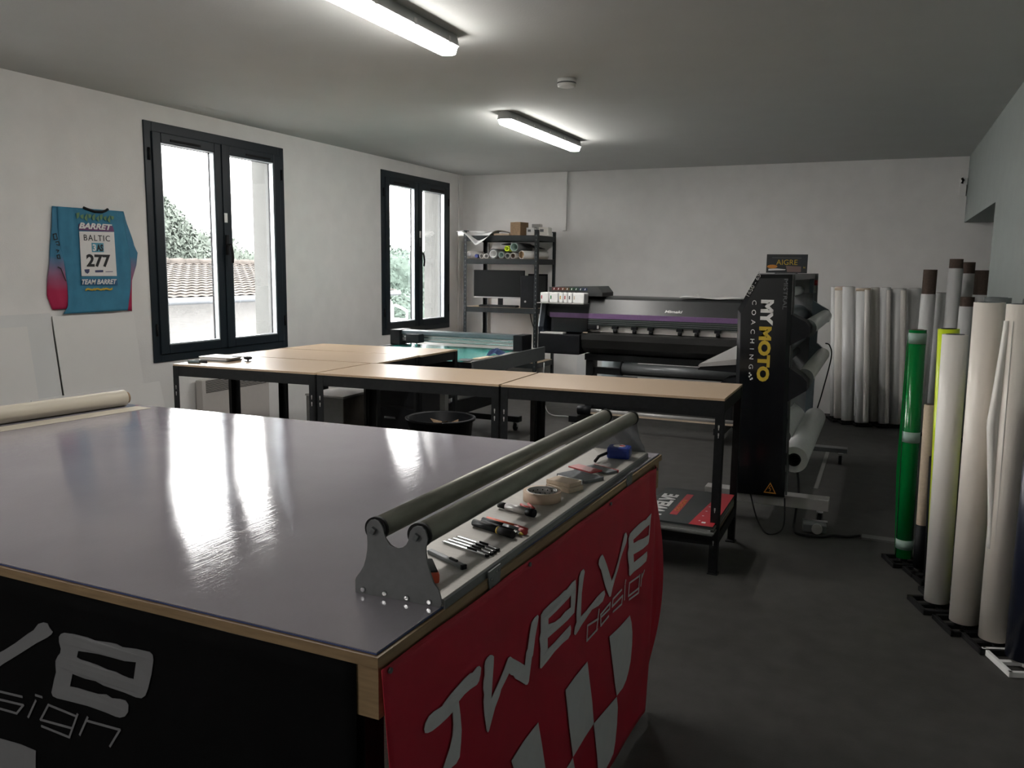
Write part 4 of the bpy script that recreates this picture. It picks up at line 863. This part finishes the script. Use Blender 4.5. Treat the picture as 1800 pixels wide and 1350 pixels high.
for y in (5.85, 7.0):
    for x in (-3.78, -3.27): MB().box(x, y-.03, .14, x+.06, y+.03, .689).build('leg', M['lgrey'], t)
    MB().box(-3.95, y-.04, .085, -3.05, y+.04, .139, .004).build('foot_beam', M['black'], t)
    for x in (-3.90, -3.10): caster(t, x, y, 0)
MB().box(-3.76, 5.9, .28, -3.72, 6.95, .40).box(-3.26, 5.9, .28, -3.22, 6.95, .40).build('cross_beam', M['black'], t)
t = thing('blue_cloth', 'crumpled dark blue cloth lying on the right edge of the cutting bed', 'cloth', (-2.92, 6.2, .79))
def bl(u, v):
    a = u*2*PI; r = v*(.055+.02*math.sin(a*3+1)+.010*math.sin(a*5)); return (-2.925+r*.8*math.cos(a), 6.19+r*1.8*math.sin(a), .812+.045*(1-v*v)+.012*math.sin(a*4+v*6)*(1-v*.3)*v)
MB().quadgrid(bl, 40, 10).build('cloth', mat('navy_cloth', (.02, .045, .13), .8, noise=.4, nscale=30), t)
tag(MB().obox((-2.93, 5.95, .799), (.06, .22, .008), rot2(-.1)).build('wood_scrap', M['foam']), 'pale wooden strip lying on the cutting bed edge before the blue cloth', 'scrap')
tag(MB().obox((-2.99, 5.76, .7965), (.10, .16, .003), rot2(.3)).build('dark_scrap', M['mgrey']), 'small dark offcut on the near right corner of the cutting bed', 'scrap')

# ================================================================== large format printer
t = thing('large_format_printer', 'wide black large format printer with a purple stripe against the back wall', 'printer', (-2.1, 7.85, 0))
PX0, PX1 = -3.03, -1.06
yz = lambda u, v, w: (w, u, v)
MB().prism([(7.60, 1.06), (7.58, 1.10), (7.66, 1.235), (7.74, 1.255), (8.10, 1.26), (8.18, 1.20), (8.18, .90), (7.75, .90), (7.72, 1.06)], PX0, PX1, yz).build('top_cover', M['smoke'] if False else mat('printer_cover', (.030, .032, .033), .35, noise=.05), t)
MB().prism([(7.578, 1.052), (7.574, 1.098), (7.60, 1.104), (7.60, 1.052)], PX0+.03, PX1-.02, yz).build('purple_stripe', M['purple'], t)
MB().prism([(7.585, .985), (7.58, 1.051), (7.60, 1.051), (7.60, .985)], -2.72, PX1-.02, yz).build('front_window', M['smoke'], t)
mb = MB()
for z in (1.0, 1.018, 1.036): mb.box(-2.72, 7.576, z, PX1-.02, 7.5795, z+.004)
mb.build('window_ribs', M['mgrey'], t)
for i, x in enumerate((-2.45, -2.32, -2.13, -1.96, -1.72, -1.50, -1.34)):
    MB().box(x, 7.572, 1.006, x+.06, 7.576, 1.011).build('vent_slot', M['ink'], t) if i % 2 == 0 else None
MB().box(-2.72, 7.64, .92, PX1-.03, 7.66, .984).build('pale_strip', M['offwhite'], t)  # plain off-white strip behind the pinch rollers
for px in (-2.335, -2.145, -1.985, -1.71, -1.555, -1.36):
    r = MB().box(px-.028, 7.585, .955, px+.028, 7.635, .984, .004).build('pinch_roller', M['blackp'], t)
    MB().cyl((px-.012, 7.60, .935), (px+.022, 7.60, .935), .016, n=14).build('roller_wheel', M['gasket'], r)
MB().box(-2.98, 7.56, .91, -2.60, 7.70, 1.05, .006).build('carriage_bay', M['blackg'], t)
MB().box(-2.62, 7.57, .945, -2.50, 7.66, .99, .004).build('carriage', M['blackp'], t)
MB().box(-2.505, 7.566, .955, -2.485, 7.5695, .985).build('carriage_label', M['lgrey'], t)
# sides
for a, b, nm in ((PX0-.055, PX0, 'end_panel'), (PX1, PX1+.055, 'end_panel')):
    MB().prism([(7.50, .90), (7.49, .96), (7.56, 1.20), (7.66, 1.265), (8.12, 1.27), (8.19, 1.2), (8.19, .80), (7.55, .80)], a, b, yz).build(nm, mat('end_panel_'+str(a), (.018, .024, .034), .3, noise=.05), t)
MB().prism([(7.485, .96), (7.555, 1.20), (7.559, 1.20), (7.489, .958)], PX0-.055, PX0-.045, yz).build('edge_trim', M['alu'], t)
MB().prism([(7.485, .96), (7.555, 1.20), (7.559, 1.20), (7.489, .958)], PX1+.045, PX1+.055, yz).build('edge_trim', M['alu'], t)
# platen and lower front cover
MB().prism([(7.50, .905), (7.52, .912), (7.75, .915), (7.75, .70), (7.60, .72), (7.53, .77), (7.50, .85)], -2.64, PX1+.05, yz).build('platen_apron', mat('apron_black', (.022, .022, .021), .38, noise=.2, nscale=4), t)
MB().box(PX0-.05, 7.47, .70, -2.645, 7.78, .895, .012).build('ink_waste_cover', M['blackp'], t)
MB().box(-3.06, 7.475, .8952, -2.82, 7.57, .9085).build('paper_strip', M['print_w'], t)
MB().box(-2.62, 7.49, .9155, -2.58, 7.52, .9215).build('media_tab', M['foam'], t)
MB().box(-2.64, 7.62, .64, PX1+.02, 7.78, .70).build('lower_beam', M['black'], t)
# stand
for x in (-2.64, -1.28):
    MB().box(x, 7.66, .145, x+.075, 7.80, .64, .003).build('stand_leg', M['black'], t)
    f_ = MB().box(x-.01, 7.22, .085, x+.075, 8.15, .144, .006).build('stand_foot', M['black'], t)
    caster(t, x+.03, 7.27, 0, 'caster', .035); caster(t, x+.03, 8.10, 0, 'caster', .035)
MB().box(-2.565, 7.70, .50, -1.28, 7.76, .565, .003).box(-2.565, 7.70, .16, -1.28, 7.76, .22, .003).build('cross_beam', M['black'], t)
r = MB().cyl((-2.25, 7.62, .64-.06), (-1.14, 7.62, .58), .052, n=24).build('lower_media_roll', M['mgrey'], t)
MB().cyl((-2.262, 7.62, .58), (-2.2505, 7.62, .58), .07, n=24).build('flange', M['blackp'], r)
MB().box(-2.24, 7.60, .505, -1.14, 7.64, .515).build('media_edge', M['lgrey'], t)
b = MB().cyl((-2.56, 7.36, .185), (-1.14, 7.36, .185), .022, n=16).build('take_up_bar', M['lgrey'], t)
MB().box(-2.50, 7.335, .160, -1.14, 7.345, .175).build('bar_film', M['foam'], b)
MB().cyl((-2.60, 7.36, .185), (-2.47, 7.36, .185), .045, n=18).build('take_up_motor', M['blackp'], t)
# ink unit on top left
iu = MB().prism([(-3.02, 1.265), (-3.02, 1.345), (-2.52, 1.36), (-2.47, 1.30), (-2.47, 1.265)], 7.60, 7.95, lambda u, v, w: (u, w, v)).build('ink_unit', mat('ink_unit_grey', (.035, .038, .038), .5), t)
MB().box(-3.08, 7.43, 1.190, -2.60, 7.60, 1.198, .001).build('ink_shelf', M['lgrey'], t)
cols = [(.30, .02, .02), (.28, .03, .02), (.30, .08, .02), (.20, .10, .02), (.02, .14, .04), (.02, .12, .06), (.02, .08, .12), (.02, .06, .18)]
for i, c in enumerate(cols):
    x = -2.965+i*.046
    l = MB().box(x-.021, 7.592, 1.315, x+.021, 7.5995, 1.342, .002).build('channel_label', mat('ink_%d' % i, tuple(q*.35 for q in c), .5), t)
    MB().obox((x, 7.5895, 1.329), (.006, .001, .017), Matrix.Rotation(.3, 3, 'Y')).build('channel_mark', M['print_w'], l)
for i, (x, w_, c, lb) in enumerate(((-3.055, .085, 'redp', 'wide white ink bottle with a red mark, leftmost on the printer'), (-2.958, .085, 'green', 'wide white ink bottle with a green mark, second from the left on the printer'), (-2.861, .040, 'gold', 'narrow ink bottle with a yellow mark on the printer'), (-2.814, .040, 'redp', 'narrow ink bottle with a red mark right of the yellow one'), (-2.767, .040, 'ink', 'narrow ink bottle with a black mark on the printer'), (-2.718, .115, 'foam', 'widest white ink bottle at the right end of the printer ink shelf'))):
    z0 = 1.1985
    tt = thing('ink_bottle', lb, 'ink bottle', (x+w_/2, 7.50, z0), group='white ink bottles on the printer')
    MB().box(x, 7.45, z0, x+w_, 7.585, z0+.098, .012).build('bottle', M['white'], tt)
    MB().box(x+.012, 7.4485, z0+.035, x+.022, 7.4498, z0+.068).build('colour_mark', M[c], tt)
PZ = lambda s, h, x, z, y, w_, mt, par, **k: text('lettering', s, h, (x, y, z), (1, 0, 0), (0, 0, 1), M[mt], par, width=w_, **k)
text('lettering', 'Mimaki', .028, (-1.855, 7.596, 1.128), (1, 0, 0), (0, .5, .85), M['print_w'], t, width=.165, bold=.02, shear=.2)
t = thing('paper_sheet', 'loose white sheet with a raised corner lying on top of the printer', 'paper', (-1.5, 7.9, 1.262))
MB().quadgrid(lambda u, v: (-1.74+.58*u, 7.68+.30*v+.05*u, 1.262+.012+.008*math.sin(u*8+v*2)), 16, 6).build('sheet', M['print_w'], t).modifiers.new('s', 'SOLIDIFY').thickness = .004
MB().prism([(-1.66, 1.275), (-1.575, 1.275), (-1.60, 1.315)], 7.80, 7.803, lambda u, v, w: (u, w, v)).build('raised_corner', M['lgrey'], t)
cable('white_cable', 'white cable curling on the floor by the printer foot', [(-3.02, 7.5, .60), (-3.04, 7.55, .3), (-3.0, 7.6, .08), (-2.9, 7.9, .006), (-2.75, 7.7, .006), (-2.5, 7.85, .006)], .005, M['white'])
tag(MB().cyl((-2.72, 8.0, .0), (-2.72, 8.0, .07), .05, .04, n=20).build('plug', M['white']), 'small white plug hub on the floor left of the printer foot', 'plug')
t = thing('pale_barrel', 'pale blue plastic tub on the floor behind the printer stand', 'tub', (-2.45, 8.6, 0))
MB().lathe([(.17, 0), (.2, .03), (.2, .58), (.18, .62), (.18, .66)], (-2.62, 8.75, 0)).build('tub', mat('pale_tub', (.40, .46, .48), .4), t)
tag(MB().box(-3.3, 9.25, 0, -2.95, 9.45, .52, .004).build('display_board', M['sheet2']), 'pale panel standing on the floor behind the left end of the printer', 'panel')
# ================================================================== laminator
t = thing('laminator', 'tall black roll laminator with MYMOTO COACHING lettering on its near end', 'laminator', (-.6, 5.95, 0))
NP = [(-.768, .172), (-.782, .90), (-.792, 1.300), (-.690, 1.508), (-.480, 1.512), (-.470, 1.0), (-.452, .178)]
xz = lambda u, v, w: (u, w, v)
def shrink(P, d):
    cx = sum(p[0] for p in P)/len(P); cz = sum(p[1] for p in P)/len(P)
    return [(p[0]+(d if p[0] < cx else -d), p[1]+(d if p[1] < cz else -d)) for p in P]
def endbox(ya, yb, yc, nm):
    e = MB().prism(NP, yb, yc, xz).build('end_plate', M['plate'], t)
    mb = MB(); P1, P2 = shrink(NP, .006), shrink(NP, .028)
    A = [mb.b.verts.new((u, yb-.0005 if yb > ya else yb+.0005, v)) for u, v in P1]; B = [mb.b.verts.new((u, ya+.018 if yb > ya else ya-.018, v)) for u, v in P1]; C = [mb.b.verts.new((u, ya, v)) for u, v in P2]
    n = len(A)
    for R0_, R1_ in ((A, B), (B, C)):
        for i in range(n): mb.b.faces.new((R0_[i], R0_[(i+1) % n], R1_[(i+1) % n], R1_[i]))
    mb.b.faces.new(C); mb.b.faces.new(A[::-1]); return mb.build('end_shell', M['blackg'], e)
endbox(5.0, 5.10, 5.115, 'near'); endbox(7.05, 6.93, 6.915, 'far')
T = lambda s, h, w, x, z, ux, vx, mt, **k: text('lettering', s, h, (x, 4.9995, z), ux, vx, M[mt], t, width=w, **k)
dn, rt_ = (0, 0, -1), (1, 0, 0)
T('MY', .072, .150, -.652, 1.357, dn, rt_, 'print_w', bold=.055)
T('MOTO', .072, .325, -.655, 1.200, dn, rt_, 'gold', bold=.055)
T('COACHING', .024, .405, -.702, 1.352, dn, rt_, 'print_w', bold=.0, space=2.2)
fill2d('chequer_mark', [[(-.700, .915), (-.692, .915), (-.692, .925), (-.700, .925)], [(-.692, .905), (-.684, .905), (-.684, .915), (-.692, .915)], [(-.700, .895), (-.692, .895), (-.692, .905), (-.700, .905)], [(-.684, .885), (-.676, .885), (-.676, .895), (-.684, .895)], [(-.692, .880), (-.684, .880), (-.684, .888), (-.692, .888)]], [], [], 0, lambda u, v, w: (u, 4.9993+w, v), M['print_w'], t)
T('MISTRAL', .022, .175, -.530, 1.478, dn, rt_, 'mgrey', bold=.0)
a = Vector((.102, 0, .208)).normalized()
T('1650 - 65"', .022, .155, -.722, 1.372, tuple(a), (-a.z, 0, a.x), 'lgrey', bold=.0)
fill2d('warning_sign', [[(-.578, .205), (-.505, .205), (-.541, .272)]], [[(-.569, .211), (-.514, .211), (-.541, .262)]], [[(-.540, .248), (-.548, .234), (-.536, .232), (-.542, .217)]], .004, lambda u, v, w: (u, 4.9993+w, v), M['orange'], t, .0012)
# frame between the ends
MB().box(-.69, 5.116, 1.470, -.50, 6.914, 1.508, .004).build('top_beam', M['mgrey'], t)
MB().box(-.655, 5.116, 1.33, -.645, 6.914, 1.469).build('rear_guard', M['lgrey'], t)
MB().box(-.505, 6.86, .9, -.50, 6.914, 1.469).box(-.53, 6.80, 1.36, -.50, 6.86, 1.469).build('side_cover', M['bluegrey'], t)
MB().box(-.66, 6.90, 1.36, -.49, 6.914, 1.468).build('inner_panel', M['lgrey'], t)
MB().cyl((-.504, 6.885, 1.44), (-.478, 6.885, 1.44), .022, n=16).build('emergency_button', M['redp'], t)
for z, r, mt in ((1.19, .075, 'bluegrey'), (1.03, .075, 'bluegrey'), (1.38, .035, 'white'), (.90, .03, 'mgrey')):
    MB().cyl((-.61, 5.116, z), (-.61, 6.914, z), r, n=26).build('pressure_roller', M[mt], t)
MB().box(-.72, 5.116, .20, -.62, 6.914, .30, .004).box(-.70, 5.116, .80, -.66, 6.914, .86, .004).build('cross_beam', M['bluegrey'], t)
def arm(poly, ya, yb, mt):
    return MB().prism(poly, ya, yb, xz).build('bracket', M[mt], t)
arm([(-.485, 1.275), (-.40, 1.235), (-.376, 1.205), (-.376, 1.165), (-.395, 1.145), (-.485, 1.09)], 5.02, 5.20, 'blackp')
arm([(-.50, 1.30), (-.44, 1.265), (-.385, 1.235), (-.365, 1.20), (-.375, 1.14), (-.42, 1.12), (-.50, 1.12)], 6.84, 6.90, 'bluegrey')
arm([(-.485, .97), (-.40, .915), (-.372, .885), (-.372, .835), (-.485, .755)], 5.02, 5.20, 'blackp')
arm([(-.50, 1.0), (-.44, .96), (-.395, .92), (-.38, .88), (-.395, .82), (-.50, .78)], 6.84, 6.90, 'bluegrey')
MB().box(-.51, 6.84, .33, -.455, 6.90, 1.12, .003).build('rear_column', M['bluegrey'], t)
MB().box(-.465, 5.116, .30, -.455, 5.16, .42).build('roll_holder', M['blackp'], t)
for z, r, mt in ((1.185, .048, 'white'), (.885, .050, 'kraft')):
    q = MB().cyl((-.405, 5.215, z), (-.405, 6.838, z), r, n=26).build('supply_roll', M['offwhite'] if mt == 'kraft' else M[mt], t)
    MB().pipe((-.405, 5.2015, z), (-.405, 5.214, z), r+.006, .02, 24).build('flange', M['mgrey'], q)
q = MB().pipe((-.43, 5.18, .385), (-.43, 6.80, .385), .080, .040, 30).build('film_roll', M['white'], t)
MB().pipe((-.43, 5.165, .385), (-.43, 6.81, .385), .039, .031, 24).build('core', M['blackp'], q)
MB().quadgrid(lambda u, v: (-.485-.09*v+.02*math.sin(v*3), 5.6+1.0*u, .43+.11*v+.02*math.sin(u*5)*v), 8, 6).build('loose_film', M['white'], t).modifiers.new('s', 'SOLIDIFY').thickness = .002
# infeed tables on the left
q = MB().prism([(-.80, .985), (-1.02, .945), (-1.03, .93), (-1.02, .925), (-.80, .95)], 5.14, 6.88, xz).build('infeed_table', M['lgrey'], t)
MB().prism([(-.80, .949), (-1.02, .924), (-1.035, .905), (-.80, .90)], 5.15, 6.87, xz).build('table_tray', M['blackp'], q)
MB().prism([(-.78, .875), (-.86, .86), (-.90, .82), (-.78, .80)], 5.14, 5.30, xz).build('lower_guard', M['blackp'], t)
# base
for y, x0, x1 in ((5.17, -.95, -.213), (6.95, -.92, -.178)):
    MB().box(x0, y-.05, .10, x1, y+.05, .170 if y < 6 else .135, .004).build('foot_beam', M['lgrey'] if y < 6 else M['mgrey'], t)
    MB().box(-.66, y-.03, .17 if y < 6 else .135, -.56, y+.03, .2+.001, .002).build('foot_block', M['mgrey'], t)
    for x in (x0+.05, x1-.05): caster(t, x, y, 0, 'caster', .036)
MB().box(-.63, 5.22, .11, -.57, 6.9, .16, .003).build('base_beam', M['mgrey'], t)
t = thing('foot_pedal', 'metal foot pedal with a round wheel on the floor by the laminator foot', 'pedal', (-.27, 5.02, 0))
MB().obox((-.28, 5.02, .03), (.13, .10, .045), rot2(.1), .004).build('pedal_base', M['mgrey'], t)
MB().obox((-.28, 5.045, .056), (.14, .04, .006), rot2(.1)).build('plate', M['chrome'], t)
MB().cyl((-.262, 4.955, .034), (-.262, 4.968, .034), .030, n=20).build('wheel', M['lgrey'], t)
t = thing('show_card', 'dark AIGRE poster card with gold lettering propped on top of the laminator', 'poster', (-.625, 6.0, 1.509))
MB().box(-.76, 5.998, 1.5125, -.490, 6.004, 1.640).build('card', mat('card_dark', (.022, .024, .022), .4, noise=.5, nscale=14, col2=(.012, .02, .03)), t)
MB().box(-.70, 5.99, 1.5085, -.55, 6.012, 1.512).build('card_foot', M['blackp'], t)
text('lettering', 'AIGRE', .036, (-.695, 5.9975, 1.568), (1, 0, 0), (0, 0, 1), M['gold'], t, width=.14)
text('lettering', 'N', .012, (-.515, 5.9975, 1.545), (1, 0, 0), (0, 0, 1), M['gold'], t)
y_ = 5.9972
pf = lambda u, v, w: (u, y_+w, v)
fill2d('picture', [[(-.755+.035*(1+math.cos(q*.5)), 1.556+.013*math.sin(q*.5)) for q in range(12)]], [], [], 0, pf, M['orange'], t)
fill2d('picture', [[(-.745, 1.540), (-.69, 1.543), (-.63, 1.538), (-.635, 1.532), (-.70, 1.530), (-.745, 1.528)]], [], [], 0, pf, M['print_w'], t)
fill2d('picture', [[(-.63, 1.562), (-.53, 1.558), (-.53, 1.520), (-.62, 1.520)]], [], [], 0, pf, mat('picture_pink', (.20, .13, .12), .5), t)
fill2d('picture', [[(-.725, 1.618), (-.53, 1.616), (-.53, 1.6135), (-.725, 1.6155)]], [], [], 0, pf, M['mgrey'], t)
cable('power_cord', 'thick black power cord running from the laminator across the floor', [(-.45, 5.60, .30), (-.425, 5.45, .12), (-.44, 5.30, .009), (-.38, 5.24, .009)], .007, M['gasket']) if False else None
cable('extension_lead', 'black power cord running from the laminator base across the floor to the flat duct', [(-.425, 5.36, .30), (-.405, 5.33, .16), (-.40, 5.12, .03), (-.395, 5.02, .009), (-.36, 4.90, .009), (-.24, 4.90, .009), (-.17, 4.96, .009), (-.10, 4.97, .009), (-.03, 5.03, .009)], .0075, M['gasket'])
cable('thin_cord', 'thin black cord looping under the near end of the laminator', [(-.66, 5.06, .17), (-.60, 4.95, .05), (-.53, 4.84, .005), (-.47, 4.88, .005), (-.45, 5.0, .03), (-.46, 5.06, .17)], .0045, M['gasket'])
cable('thin_cord', 'thin black cord hanging from the upper roll bracket behind the laminator', [(-.39, 6.87, .97), (-.36, 6.9, .95), (-.345, 6.92, .85), (-.40, 6.97, .55), (-.44, 7.0, .36), (-.45, 7.02, .14)], .005, M['gasket'])
tag(MB().prism([(-.02, 0), (.67, 0), (.67, .012), (-.02, .012)], 0, 1, lambda u, v, w: (u, 5.06-.07*w, v)).build('floor_duct', mat('floor_duct', (.12, .12, .115), .5)), 'flat grey cable duct crossing the floor to the green roll', 'cable duct')
tag(MB().box(-.36, 6.05, .0005, -.33, 7.5, .003).build('floor_tape', mat('floor_tape', (.14, .138, .13), .5)), 'worn strip of tape on the floor beside the laminator', 'tape')

# ================================================================== standing rolls
def stand(x, y, r, label, mt='gasket', group=None):
    t = thing('roll_stand', label, 'roll stand', (x, y, 0), group=group)
    mb = MB()
    for i in range(4):
        a = .35+i*PI/2; c = Vector((x, y, .012)); d = Vector((math.cos(a), math.sin(a), 0))
        mb.obox(c+d*r, (.016, r*2.0+.016, .022), rot2(a), .002)
    mb.obox((x, y, .010), (r*1.95, .022, .014), rot2(.35)); mb.obox((x, y, .010), (.022, r*1.95, .014), rot2(.35))
    mb.build('foot', M[mt], t)
    MB().cyl((x, y, .002), (x, y, .034), .02, n=14).build('peg', M[mt], t)
    return t
def sroll(label, x, y, r, h, m, core='kraftd', ch=0, lean=(0, 0), z0=.036, name='vinyl_roll', ri=None, group='rolls standing upright'):
    t = thing(name, label, 'roll', (x, y, z0), group=group)
    a = Vector((x, y, z0)); b = Vector((x+lean[0], y+lean[1], h)); d = (b-a).normalized(); ri = ri or r*.72
    MB().pipe(a, b, r, ri, 36).build('film', M[m], t)
    MB().pipe(a-d*.0, b+d*max(ch, .002), ri-.0005, ri-.006, 30).build('core', M[core], t)
    return t
# foreground row by the right wall
ST = 'black roll stands by the right wall'
g = sroll('green vinyl roll wrapped with three pale strips', .19, 4.66, .042, 1.235, 'green', lean=(-.02, 0))
for z in (.085, .655, 1.165):
    k = (z-.036)/1.2
    MB().pipe((.19-.02*k, 4.66, z), (.19-.02*k, 4.66, z+(.055 if z > .1 else .05)), .0432, .0421, 30).build('strip', M['tape'], g)
MB().prism([(-.043, .04), (-.060, .5), (-.048, 1.15), (-.042, 1.2)], -.002, .002, lambda u, v, w: (.19+u-.016*v, 4.655+w-.01, v)).build('loose_edge', M['green'], g)
stand(.19, 4.66, .075, 'black stand under the green roll', group=ST)
sroll('thin tan roll standing just right behind the green one', .233, 4.50, .026, .87, 'foam', z0=.30, ri=.018) if False else None
g = sroll('short tan cardboard-coloured roll beside the green roll', .258, 4.52, .026, .875, 'foam', ri=.018, lean=(-.012, 0))
MB().pipe((.258, 4.52, .037), (.2547, 4.52, .262), .0285, .0262, 24).build('lower_sleeve', M['blackp'], g)
stand(.258, 4.52, .05, 'small black stand under the tan roll', group=ST)
sroll('short black vinyl roll in front of the tan one', .300, 4.41, .024, .637, 'blackp', 'gasket', lean=(-.02, 0), ri=.017)
stand(.300, 4.41, .05, 'small black stand under the short black roll', group=ST)
sroll('bright lime yellow roll behind the shorter cream roll', .322, 4.245, .045, 1.27, 'lime', 'gasket', lean=(-.04, 0))
stand(.322, 4.245, .05, 'black stand under the lime roll', group=ST)
sroll('shorter cream-white roll in front of the lime one', .316, 4.08, .052, 1.256, 'offwhite', 'mgrey', lean=(-.018, 0))
stand(.316, 4.08, .085, 'black stand under the shorter cream roll', group=ST)
sroll('tall cream roll, left of the two tallest in front', .412, 3.885, .058, 1.405, 'cream', 'mgrey', lean=(-.014, 0))
stand(.412, 3.885, .085, 'black stand under the left tall cream roll', group=ST)
g = sroll('tall cream roll wrapped in loose film at the right frame edge', .508, 3.745, .055, 1.405, 'cream', 'mgrey', lean=(-.012, 0))
MB().quadgrid(lambda u, v: (.508-.012*v-.030-(.026+.034*max(0, 1-abs(v-.55)/.5)**1.2)*u, 3.745-.047+.035*u+.012*math.sin(u*6), .42+.92*v), 8, 30).build('loose_wrap', M['offwhite'], g).modifiers.new('s', 'SOLIDIFY').thickness = .002
stand(.508, 3.745, .085, 'black stand under the right tall cream roll', group=ST)
sroll('dark navy roll cut by the right frame edge', .598, 3.60, .066, 1.02, 'navy', 'gasket', lean=(-.004, 0))
stand(.598, 3.60, .10, 'white plastic stand under the dark navy roll', 'white')
sroll('second lime roll showing between the tall cream rolls', .468, 4.07, .040, 1.10, 'lime', 'gasket')
stand(.468, 4.07, .05, 'black stand under the second lime roll', group=ST)
# row along the back wall
BK = [(-.394, 9.12, .034, 'greyfilm', 'slim roll at the left end of the row along the back wall'), (-.337, 9.02, .050, 'offwhite', 'roll second from the left along the back wall'), (-.250, 8.92, .060, 'greyfilm', 'third roll from the left in the row along the back wall'), (-.115, 8.86, .066, 'greyfilm', 'fourth roll from the left, widest of the first back wall group'), (-.012, 8.98, .052, 'offwhite', 'fifth roll from the left along the back wall'), (.085, 8.90, .050, 'greyfilm', 'sixth roll from the left along the back wall'), (.205, 8.94, .070, 'greyfilm', 'wide pale roll right of the middle along the back wall'), (.345, 9.03, .066, 'greyfilm', 'last pale roll of the back wall row, behind the green roll')]
for i, (x, y, r, m, lb) in enumerate(BK):
    g = sroll(lb, x, y, r, 1.375+.004*(i % 3), m, 'kraftd' if i != 1 else 'orangep', lean=(-.075, .03))
    if i in (1, 3): MB().pipe((x-.0735, y+.0295, 1.345), (x-.0747, y+.0299, 1.372), r+.001, r+.0002, 24).build('orange_tab', M['foam'], g)
    stand(x, y, .075 if r > .04 else .05, 'black roll stand along the back wall, under the ' + ['first', 'second', 'third', 'fourth', 'fifth', 'sixth', 'seventh', 'eighth'][i] + ' roll', group='black roll stands along the back wall')
    if i in (3, 5, 6):
        MB().quadgrid(lambda u, v, x=x, y=y, r=r: (x-.072*v+r*.2+r*.75*u, y-r-.004-.012*math.sin(PI*u)+.03*v, .05+1.31*v), 4, 16).build('loose_film', M['offwhite'], g).modifiers.new('s', 'SOLIDIFY').thickness = .002
# tall tubes in the recess at the far right
AL = [(.380, 8.62, .064, 1.335, .225, 'long-cored roll', 'white film roll with a long brown core at the left of the recess'), (.500, 8.80, .060, 1.345, .0, 'plain roll', 'plain white roll beside the long-cored one in the recess'),
      (.590, 8.66, .062, 1.575, .085, 'tallest roll', 'tallest white roll with a short brown core showing'), (.712, 8.90, .060, 1.53, .105, 'second tallest roll', 'tall roll behind the tallest one, brown core end up'),
      (.822, 8.78, .070, 1.335, .225, 'broad-cored roll', 'wide roll with a broad brown core beside the recess wall'), (.690, 8.46, .062, 1.235, .085, 'grey roll', 'grey roll with a short brown core in front in the recess')]
for i, (x, y, r, h, ch, nm_, lb) in enumerate(AL):
    sroll(lb, x, y, r, h, 'greyfilm', 'kraftd', ch, ri=r*.93)
    stand(x, y, .07, 'black roll stand in the right recess under the ' + nm_, group='black roll stands in the recess')
for i, (x, y, nm_, lb) in enumerate(((.475, 4.33, 'left wrapped roll', 'left clear-wrapped film roll with a ragged top'), (.612, 4.22, 'right wrapped roll', 'right clear-wrapped film roll with a ragged top'))):
    g = sroll(lb, x, y, .055, 1.415, 'clear', 'mgrey')
    stand(x, y, .055, 'black roll stand by the right wall under the ' + nm_, group=ST)
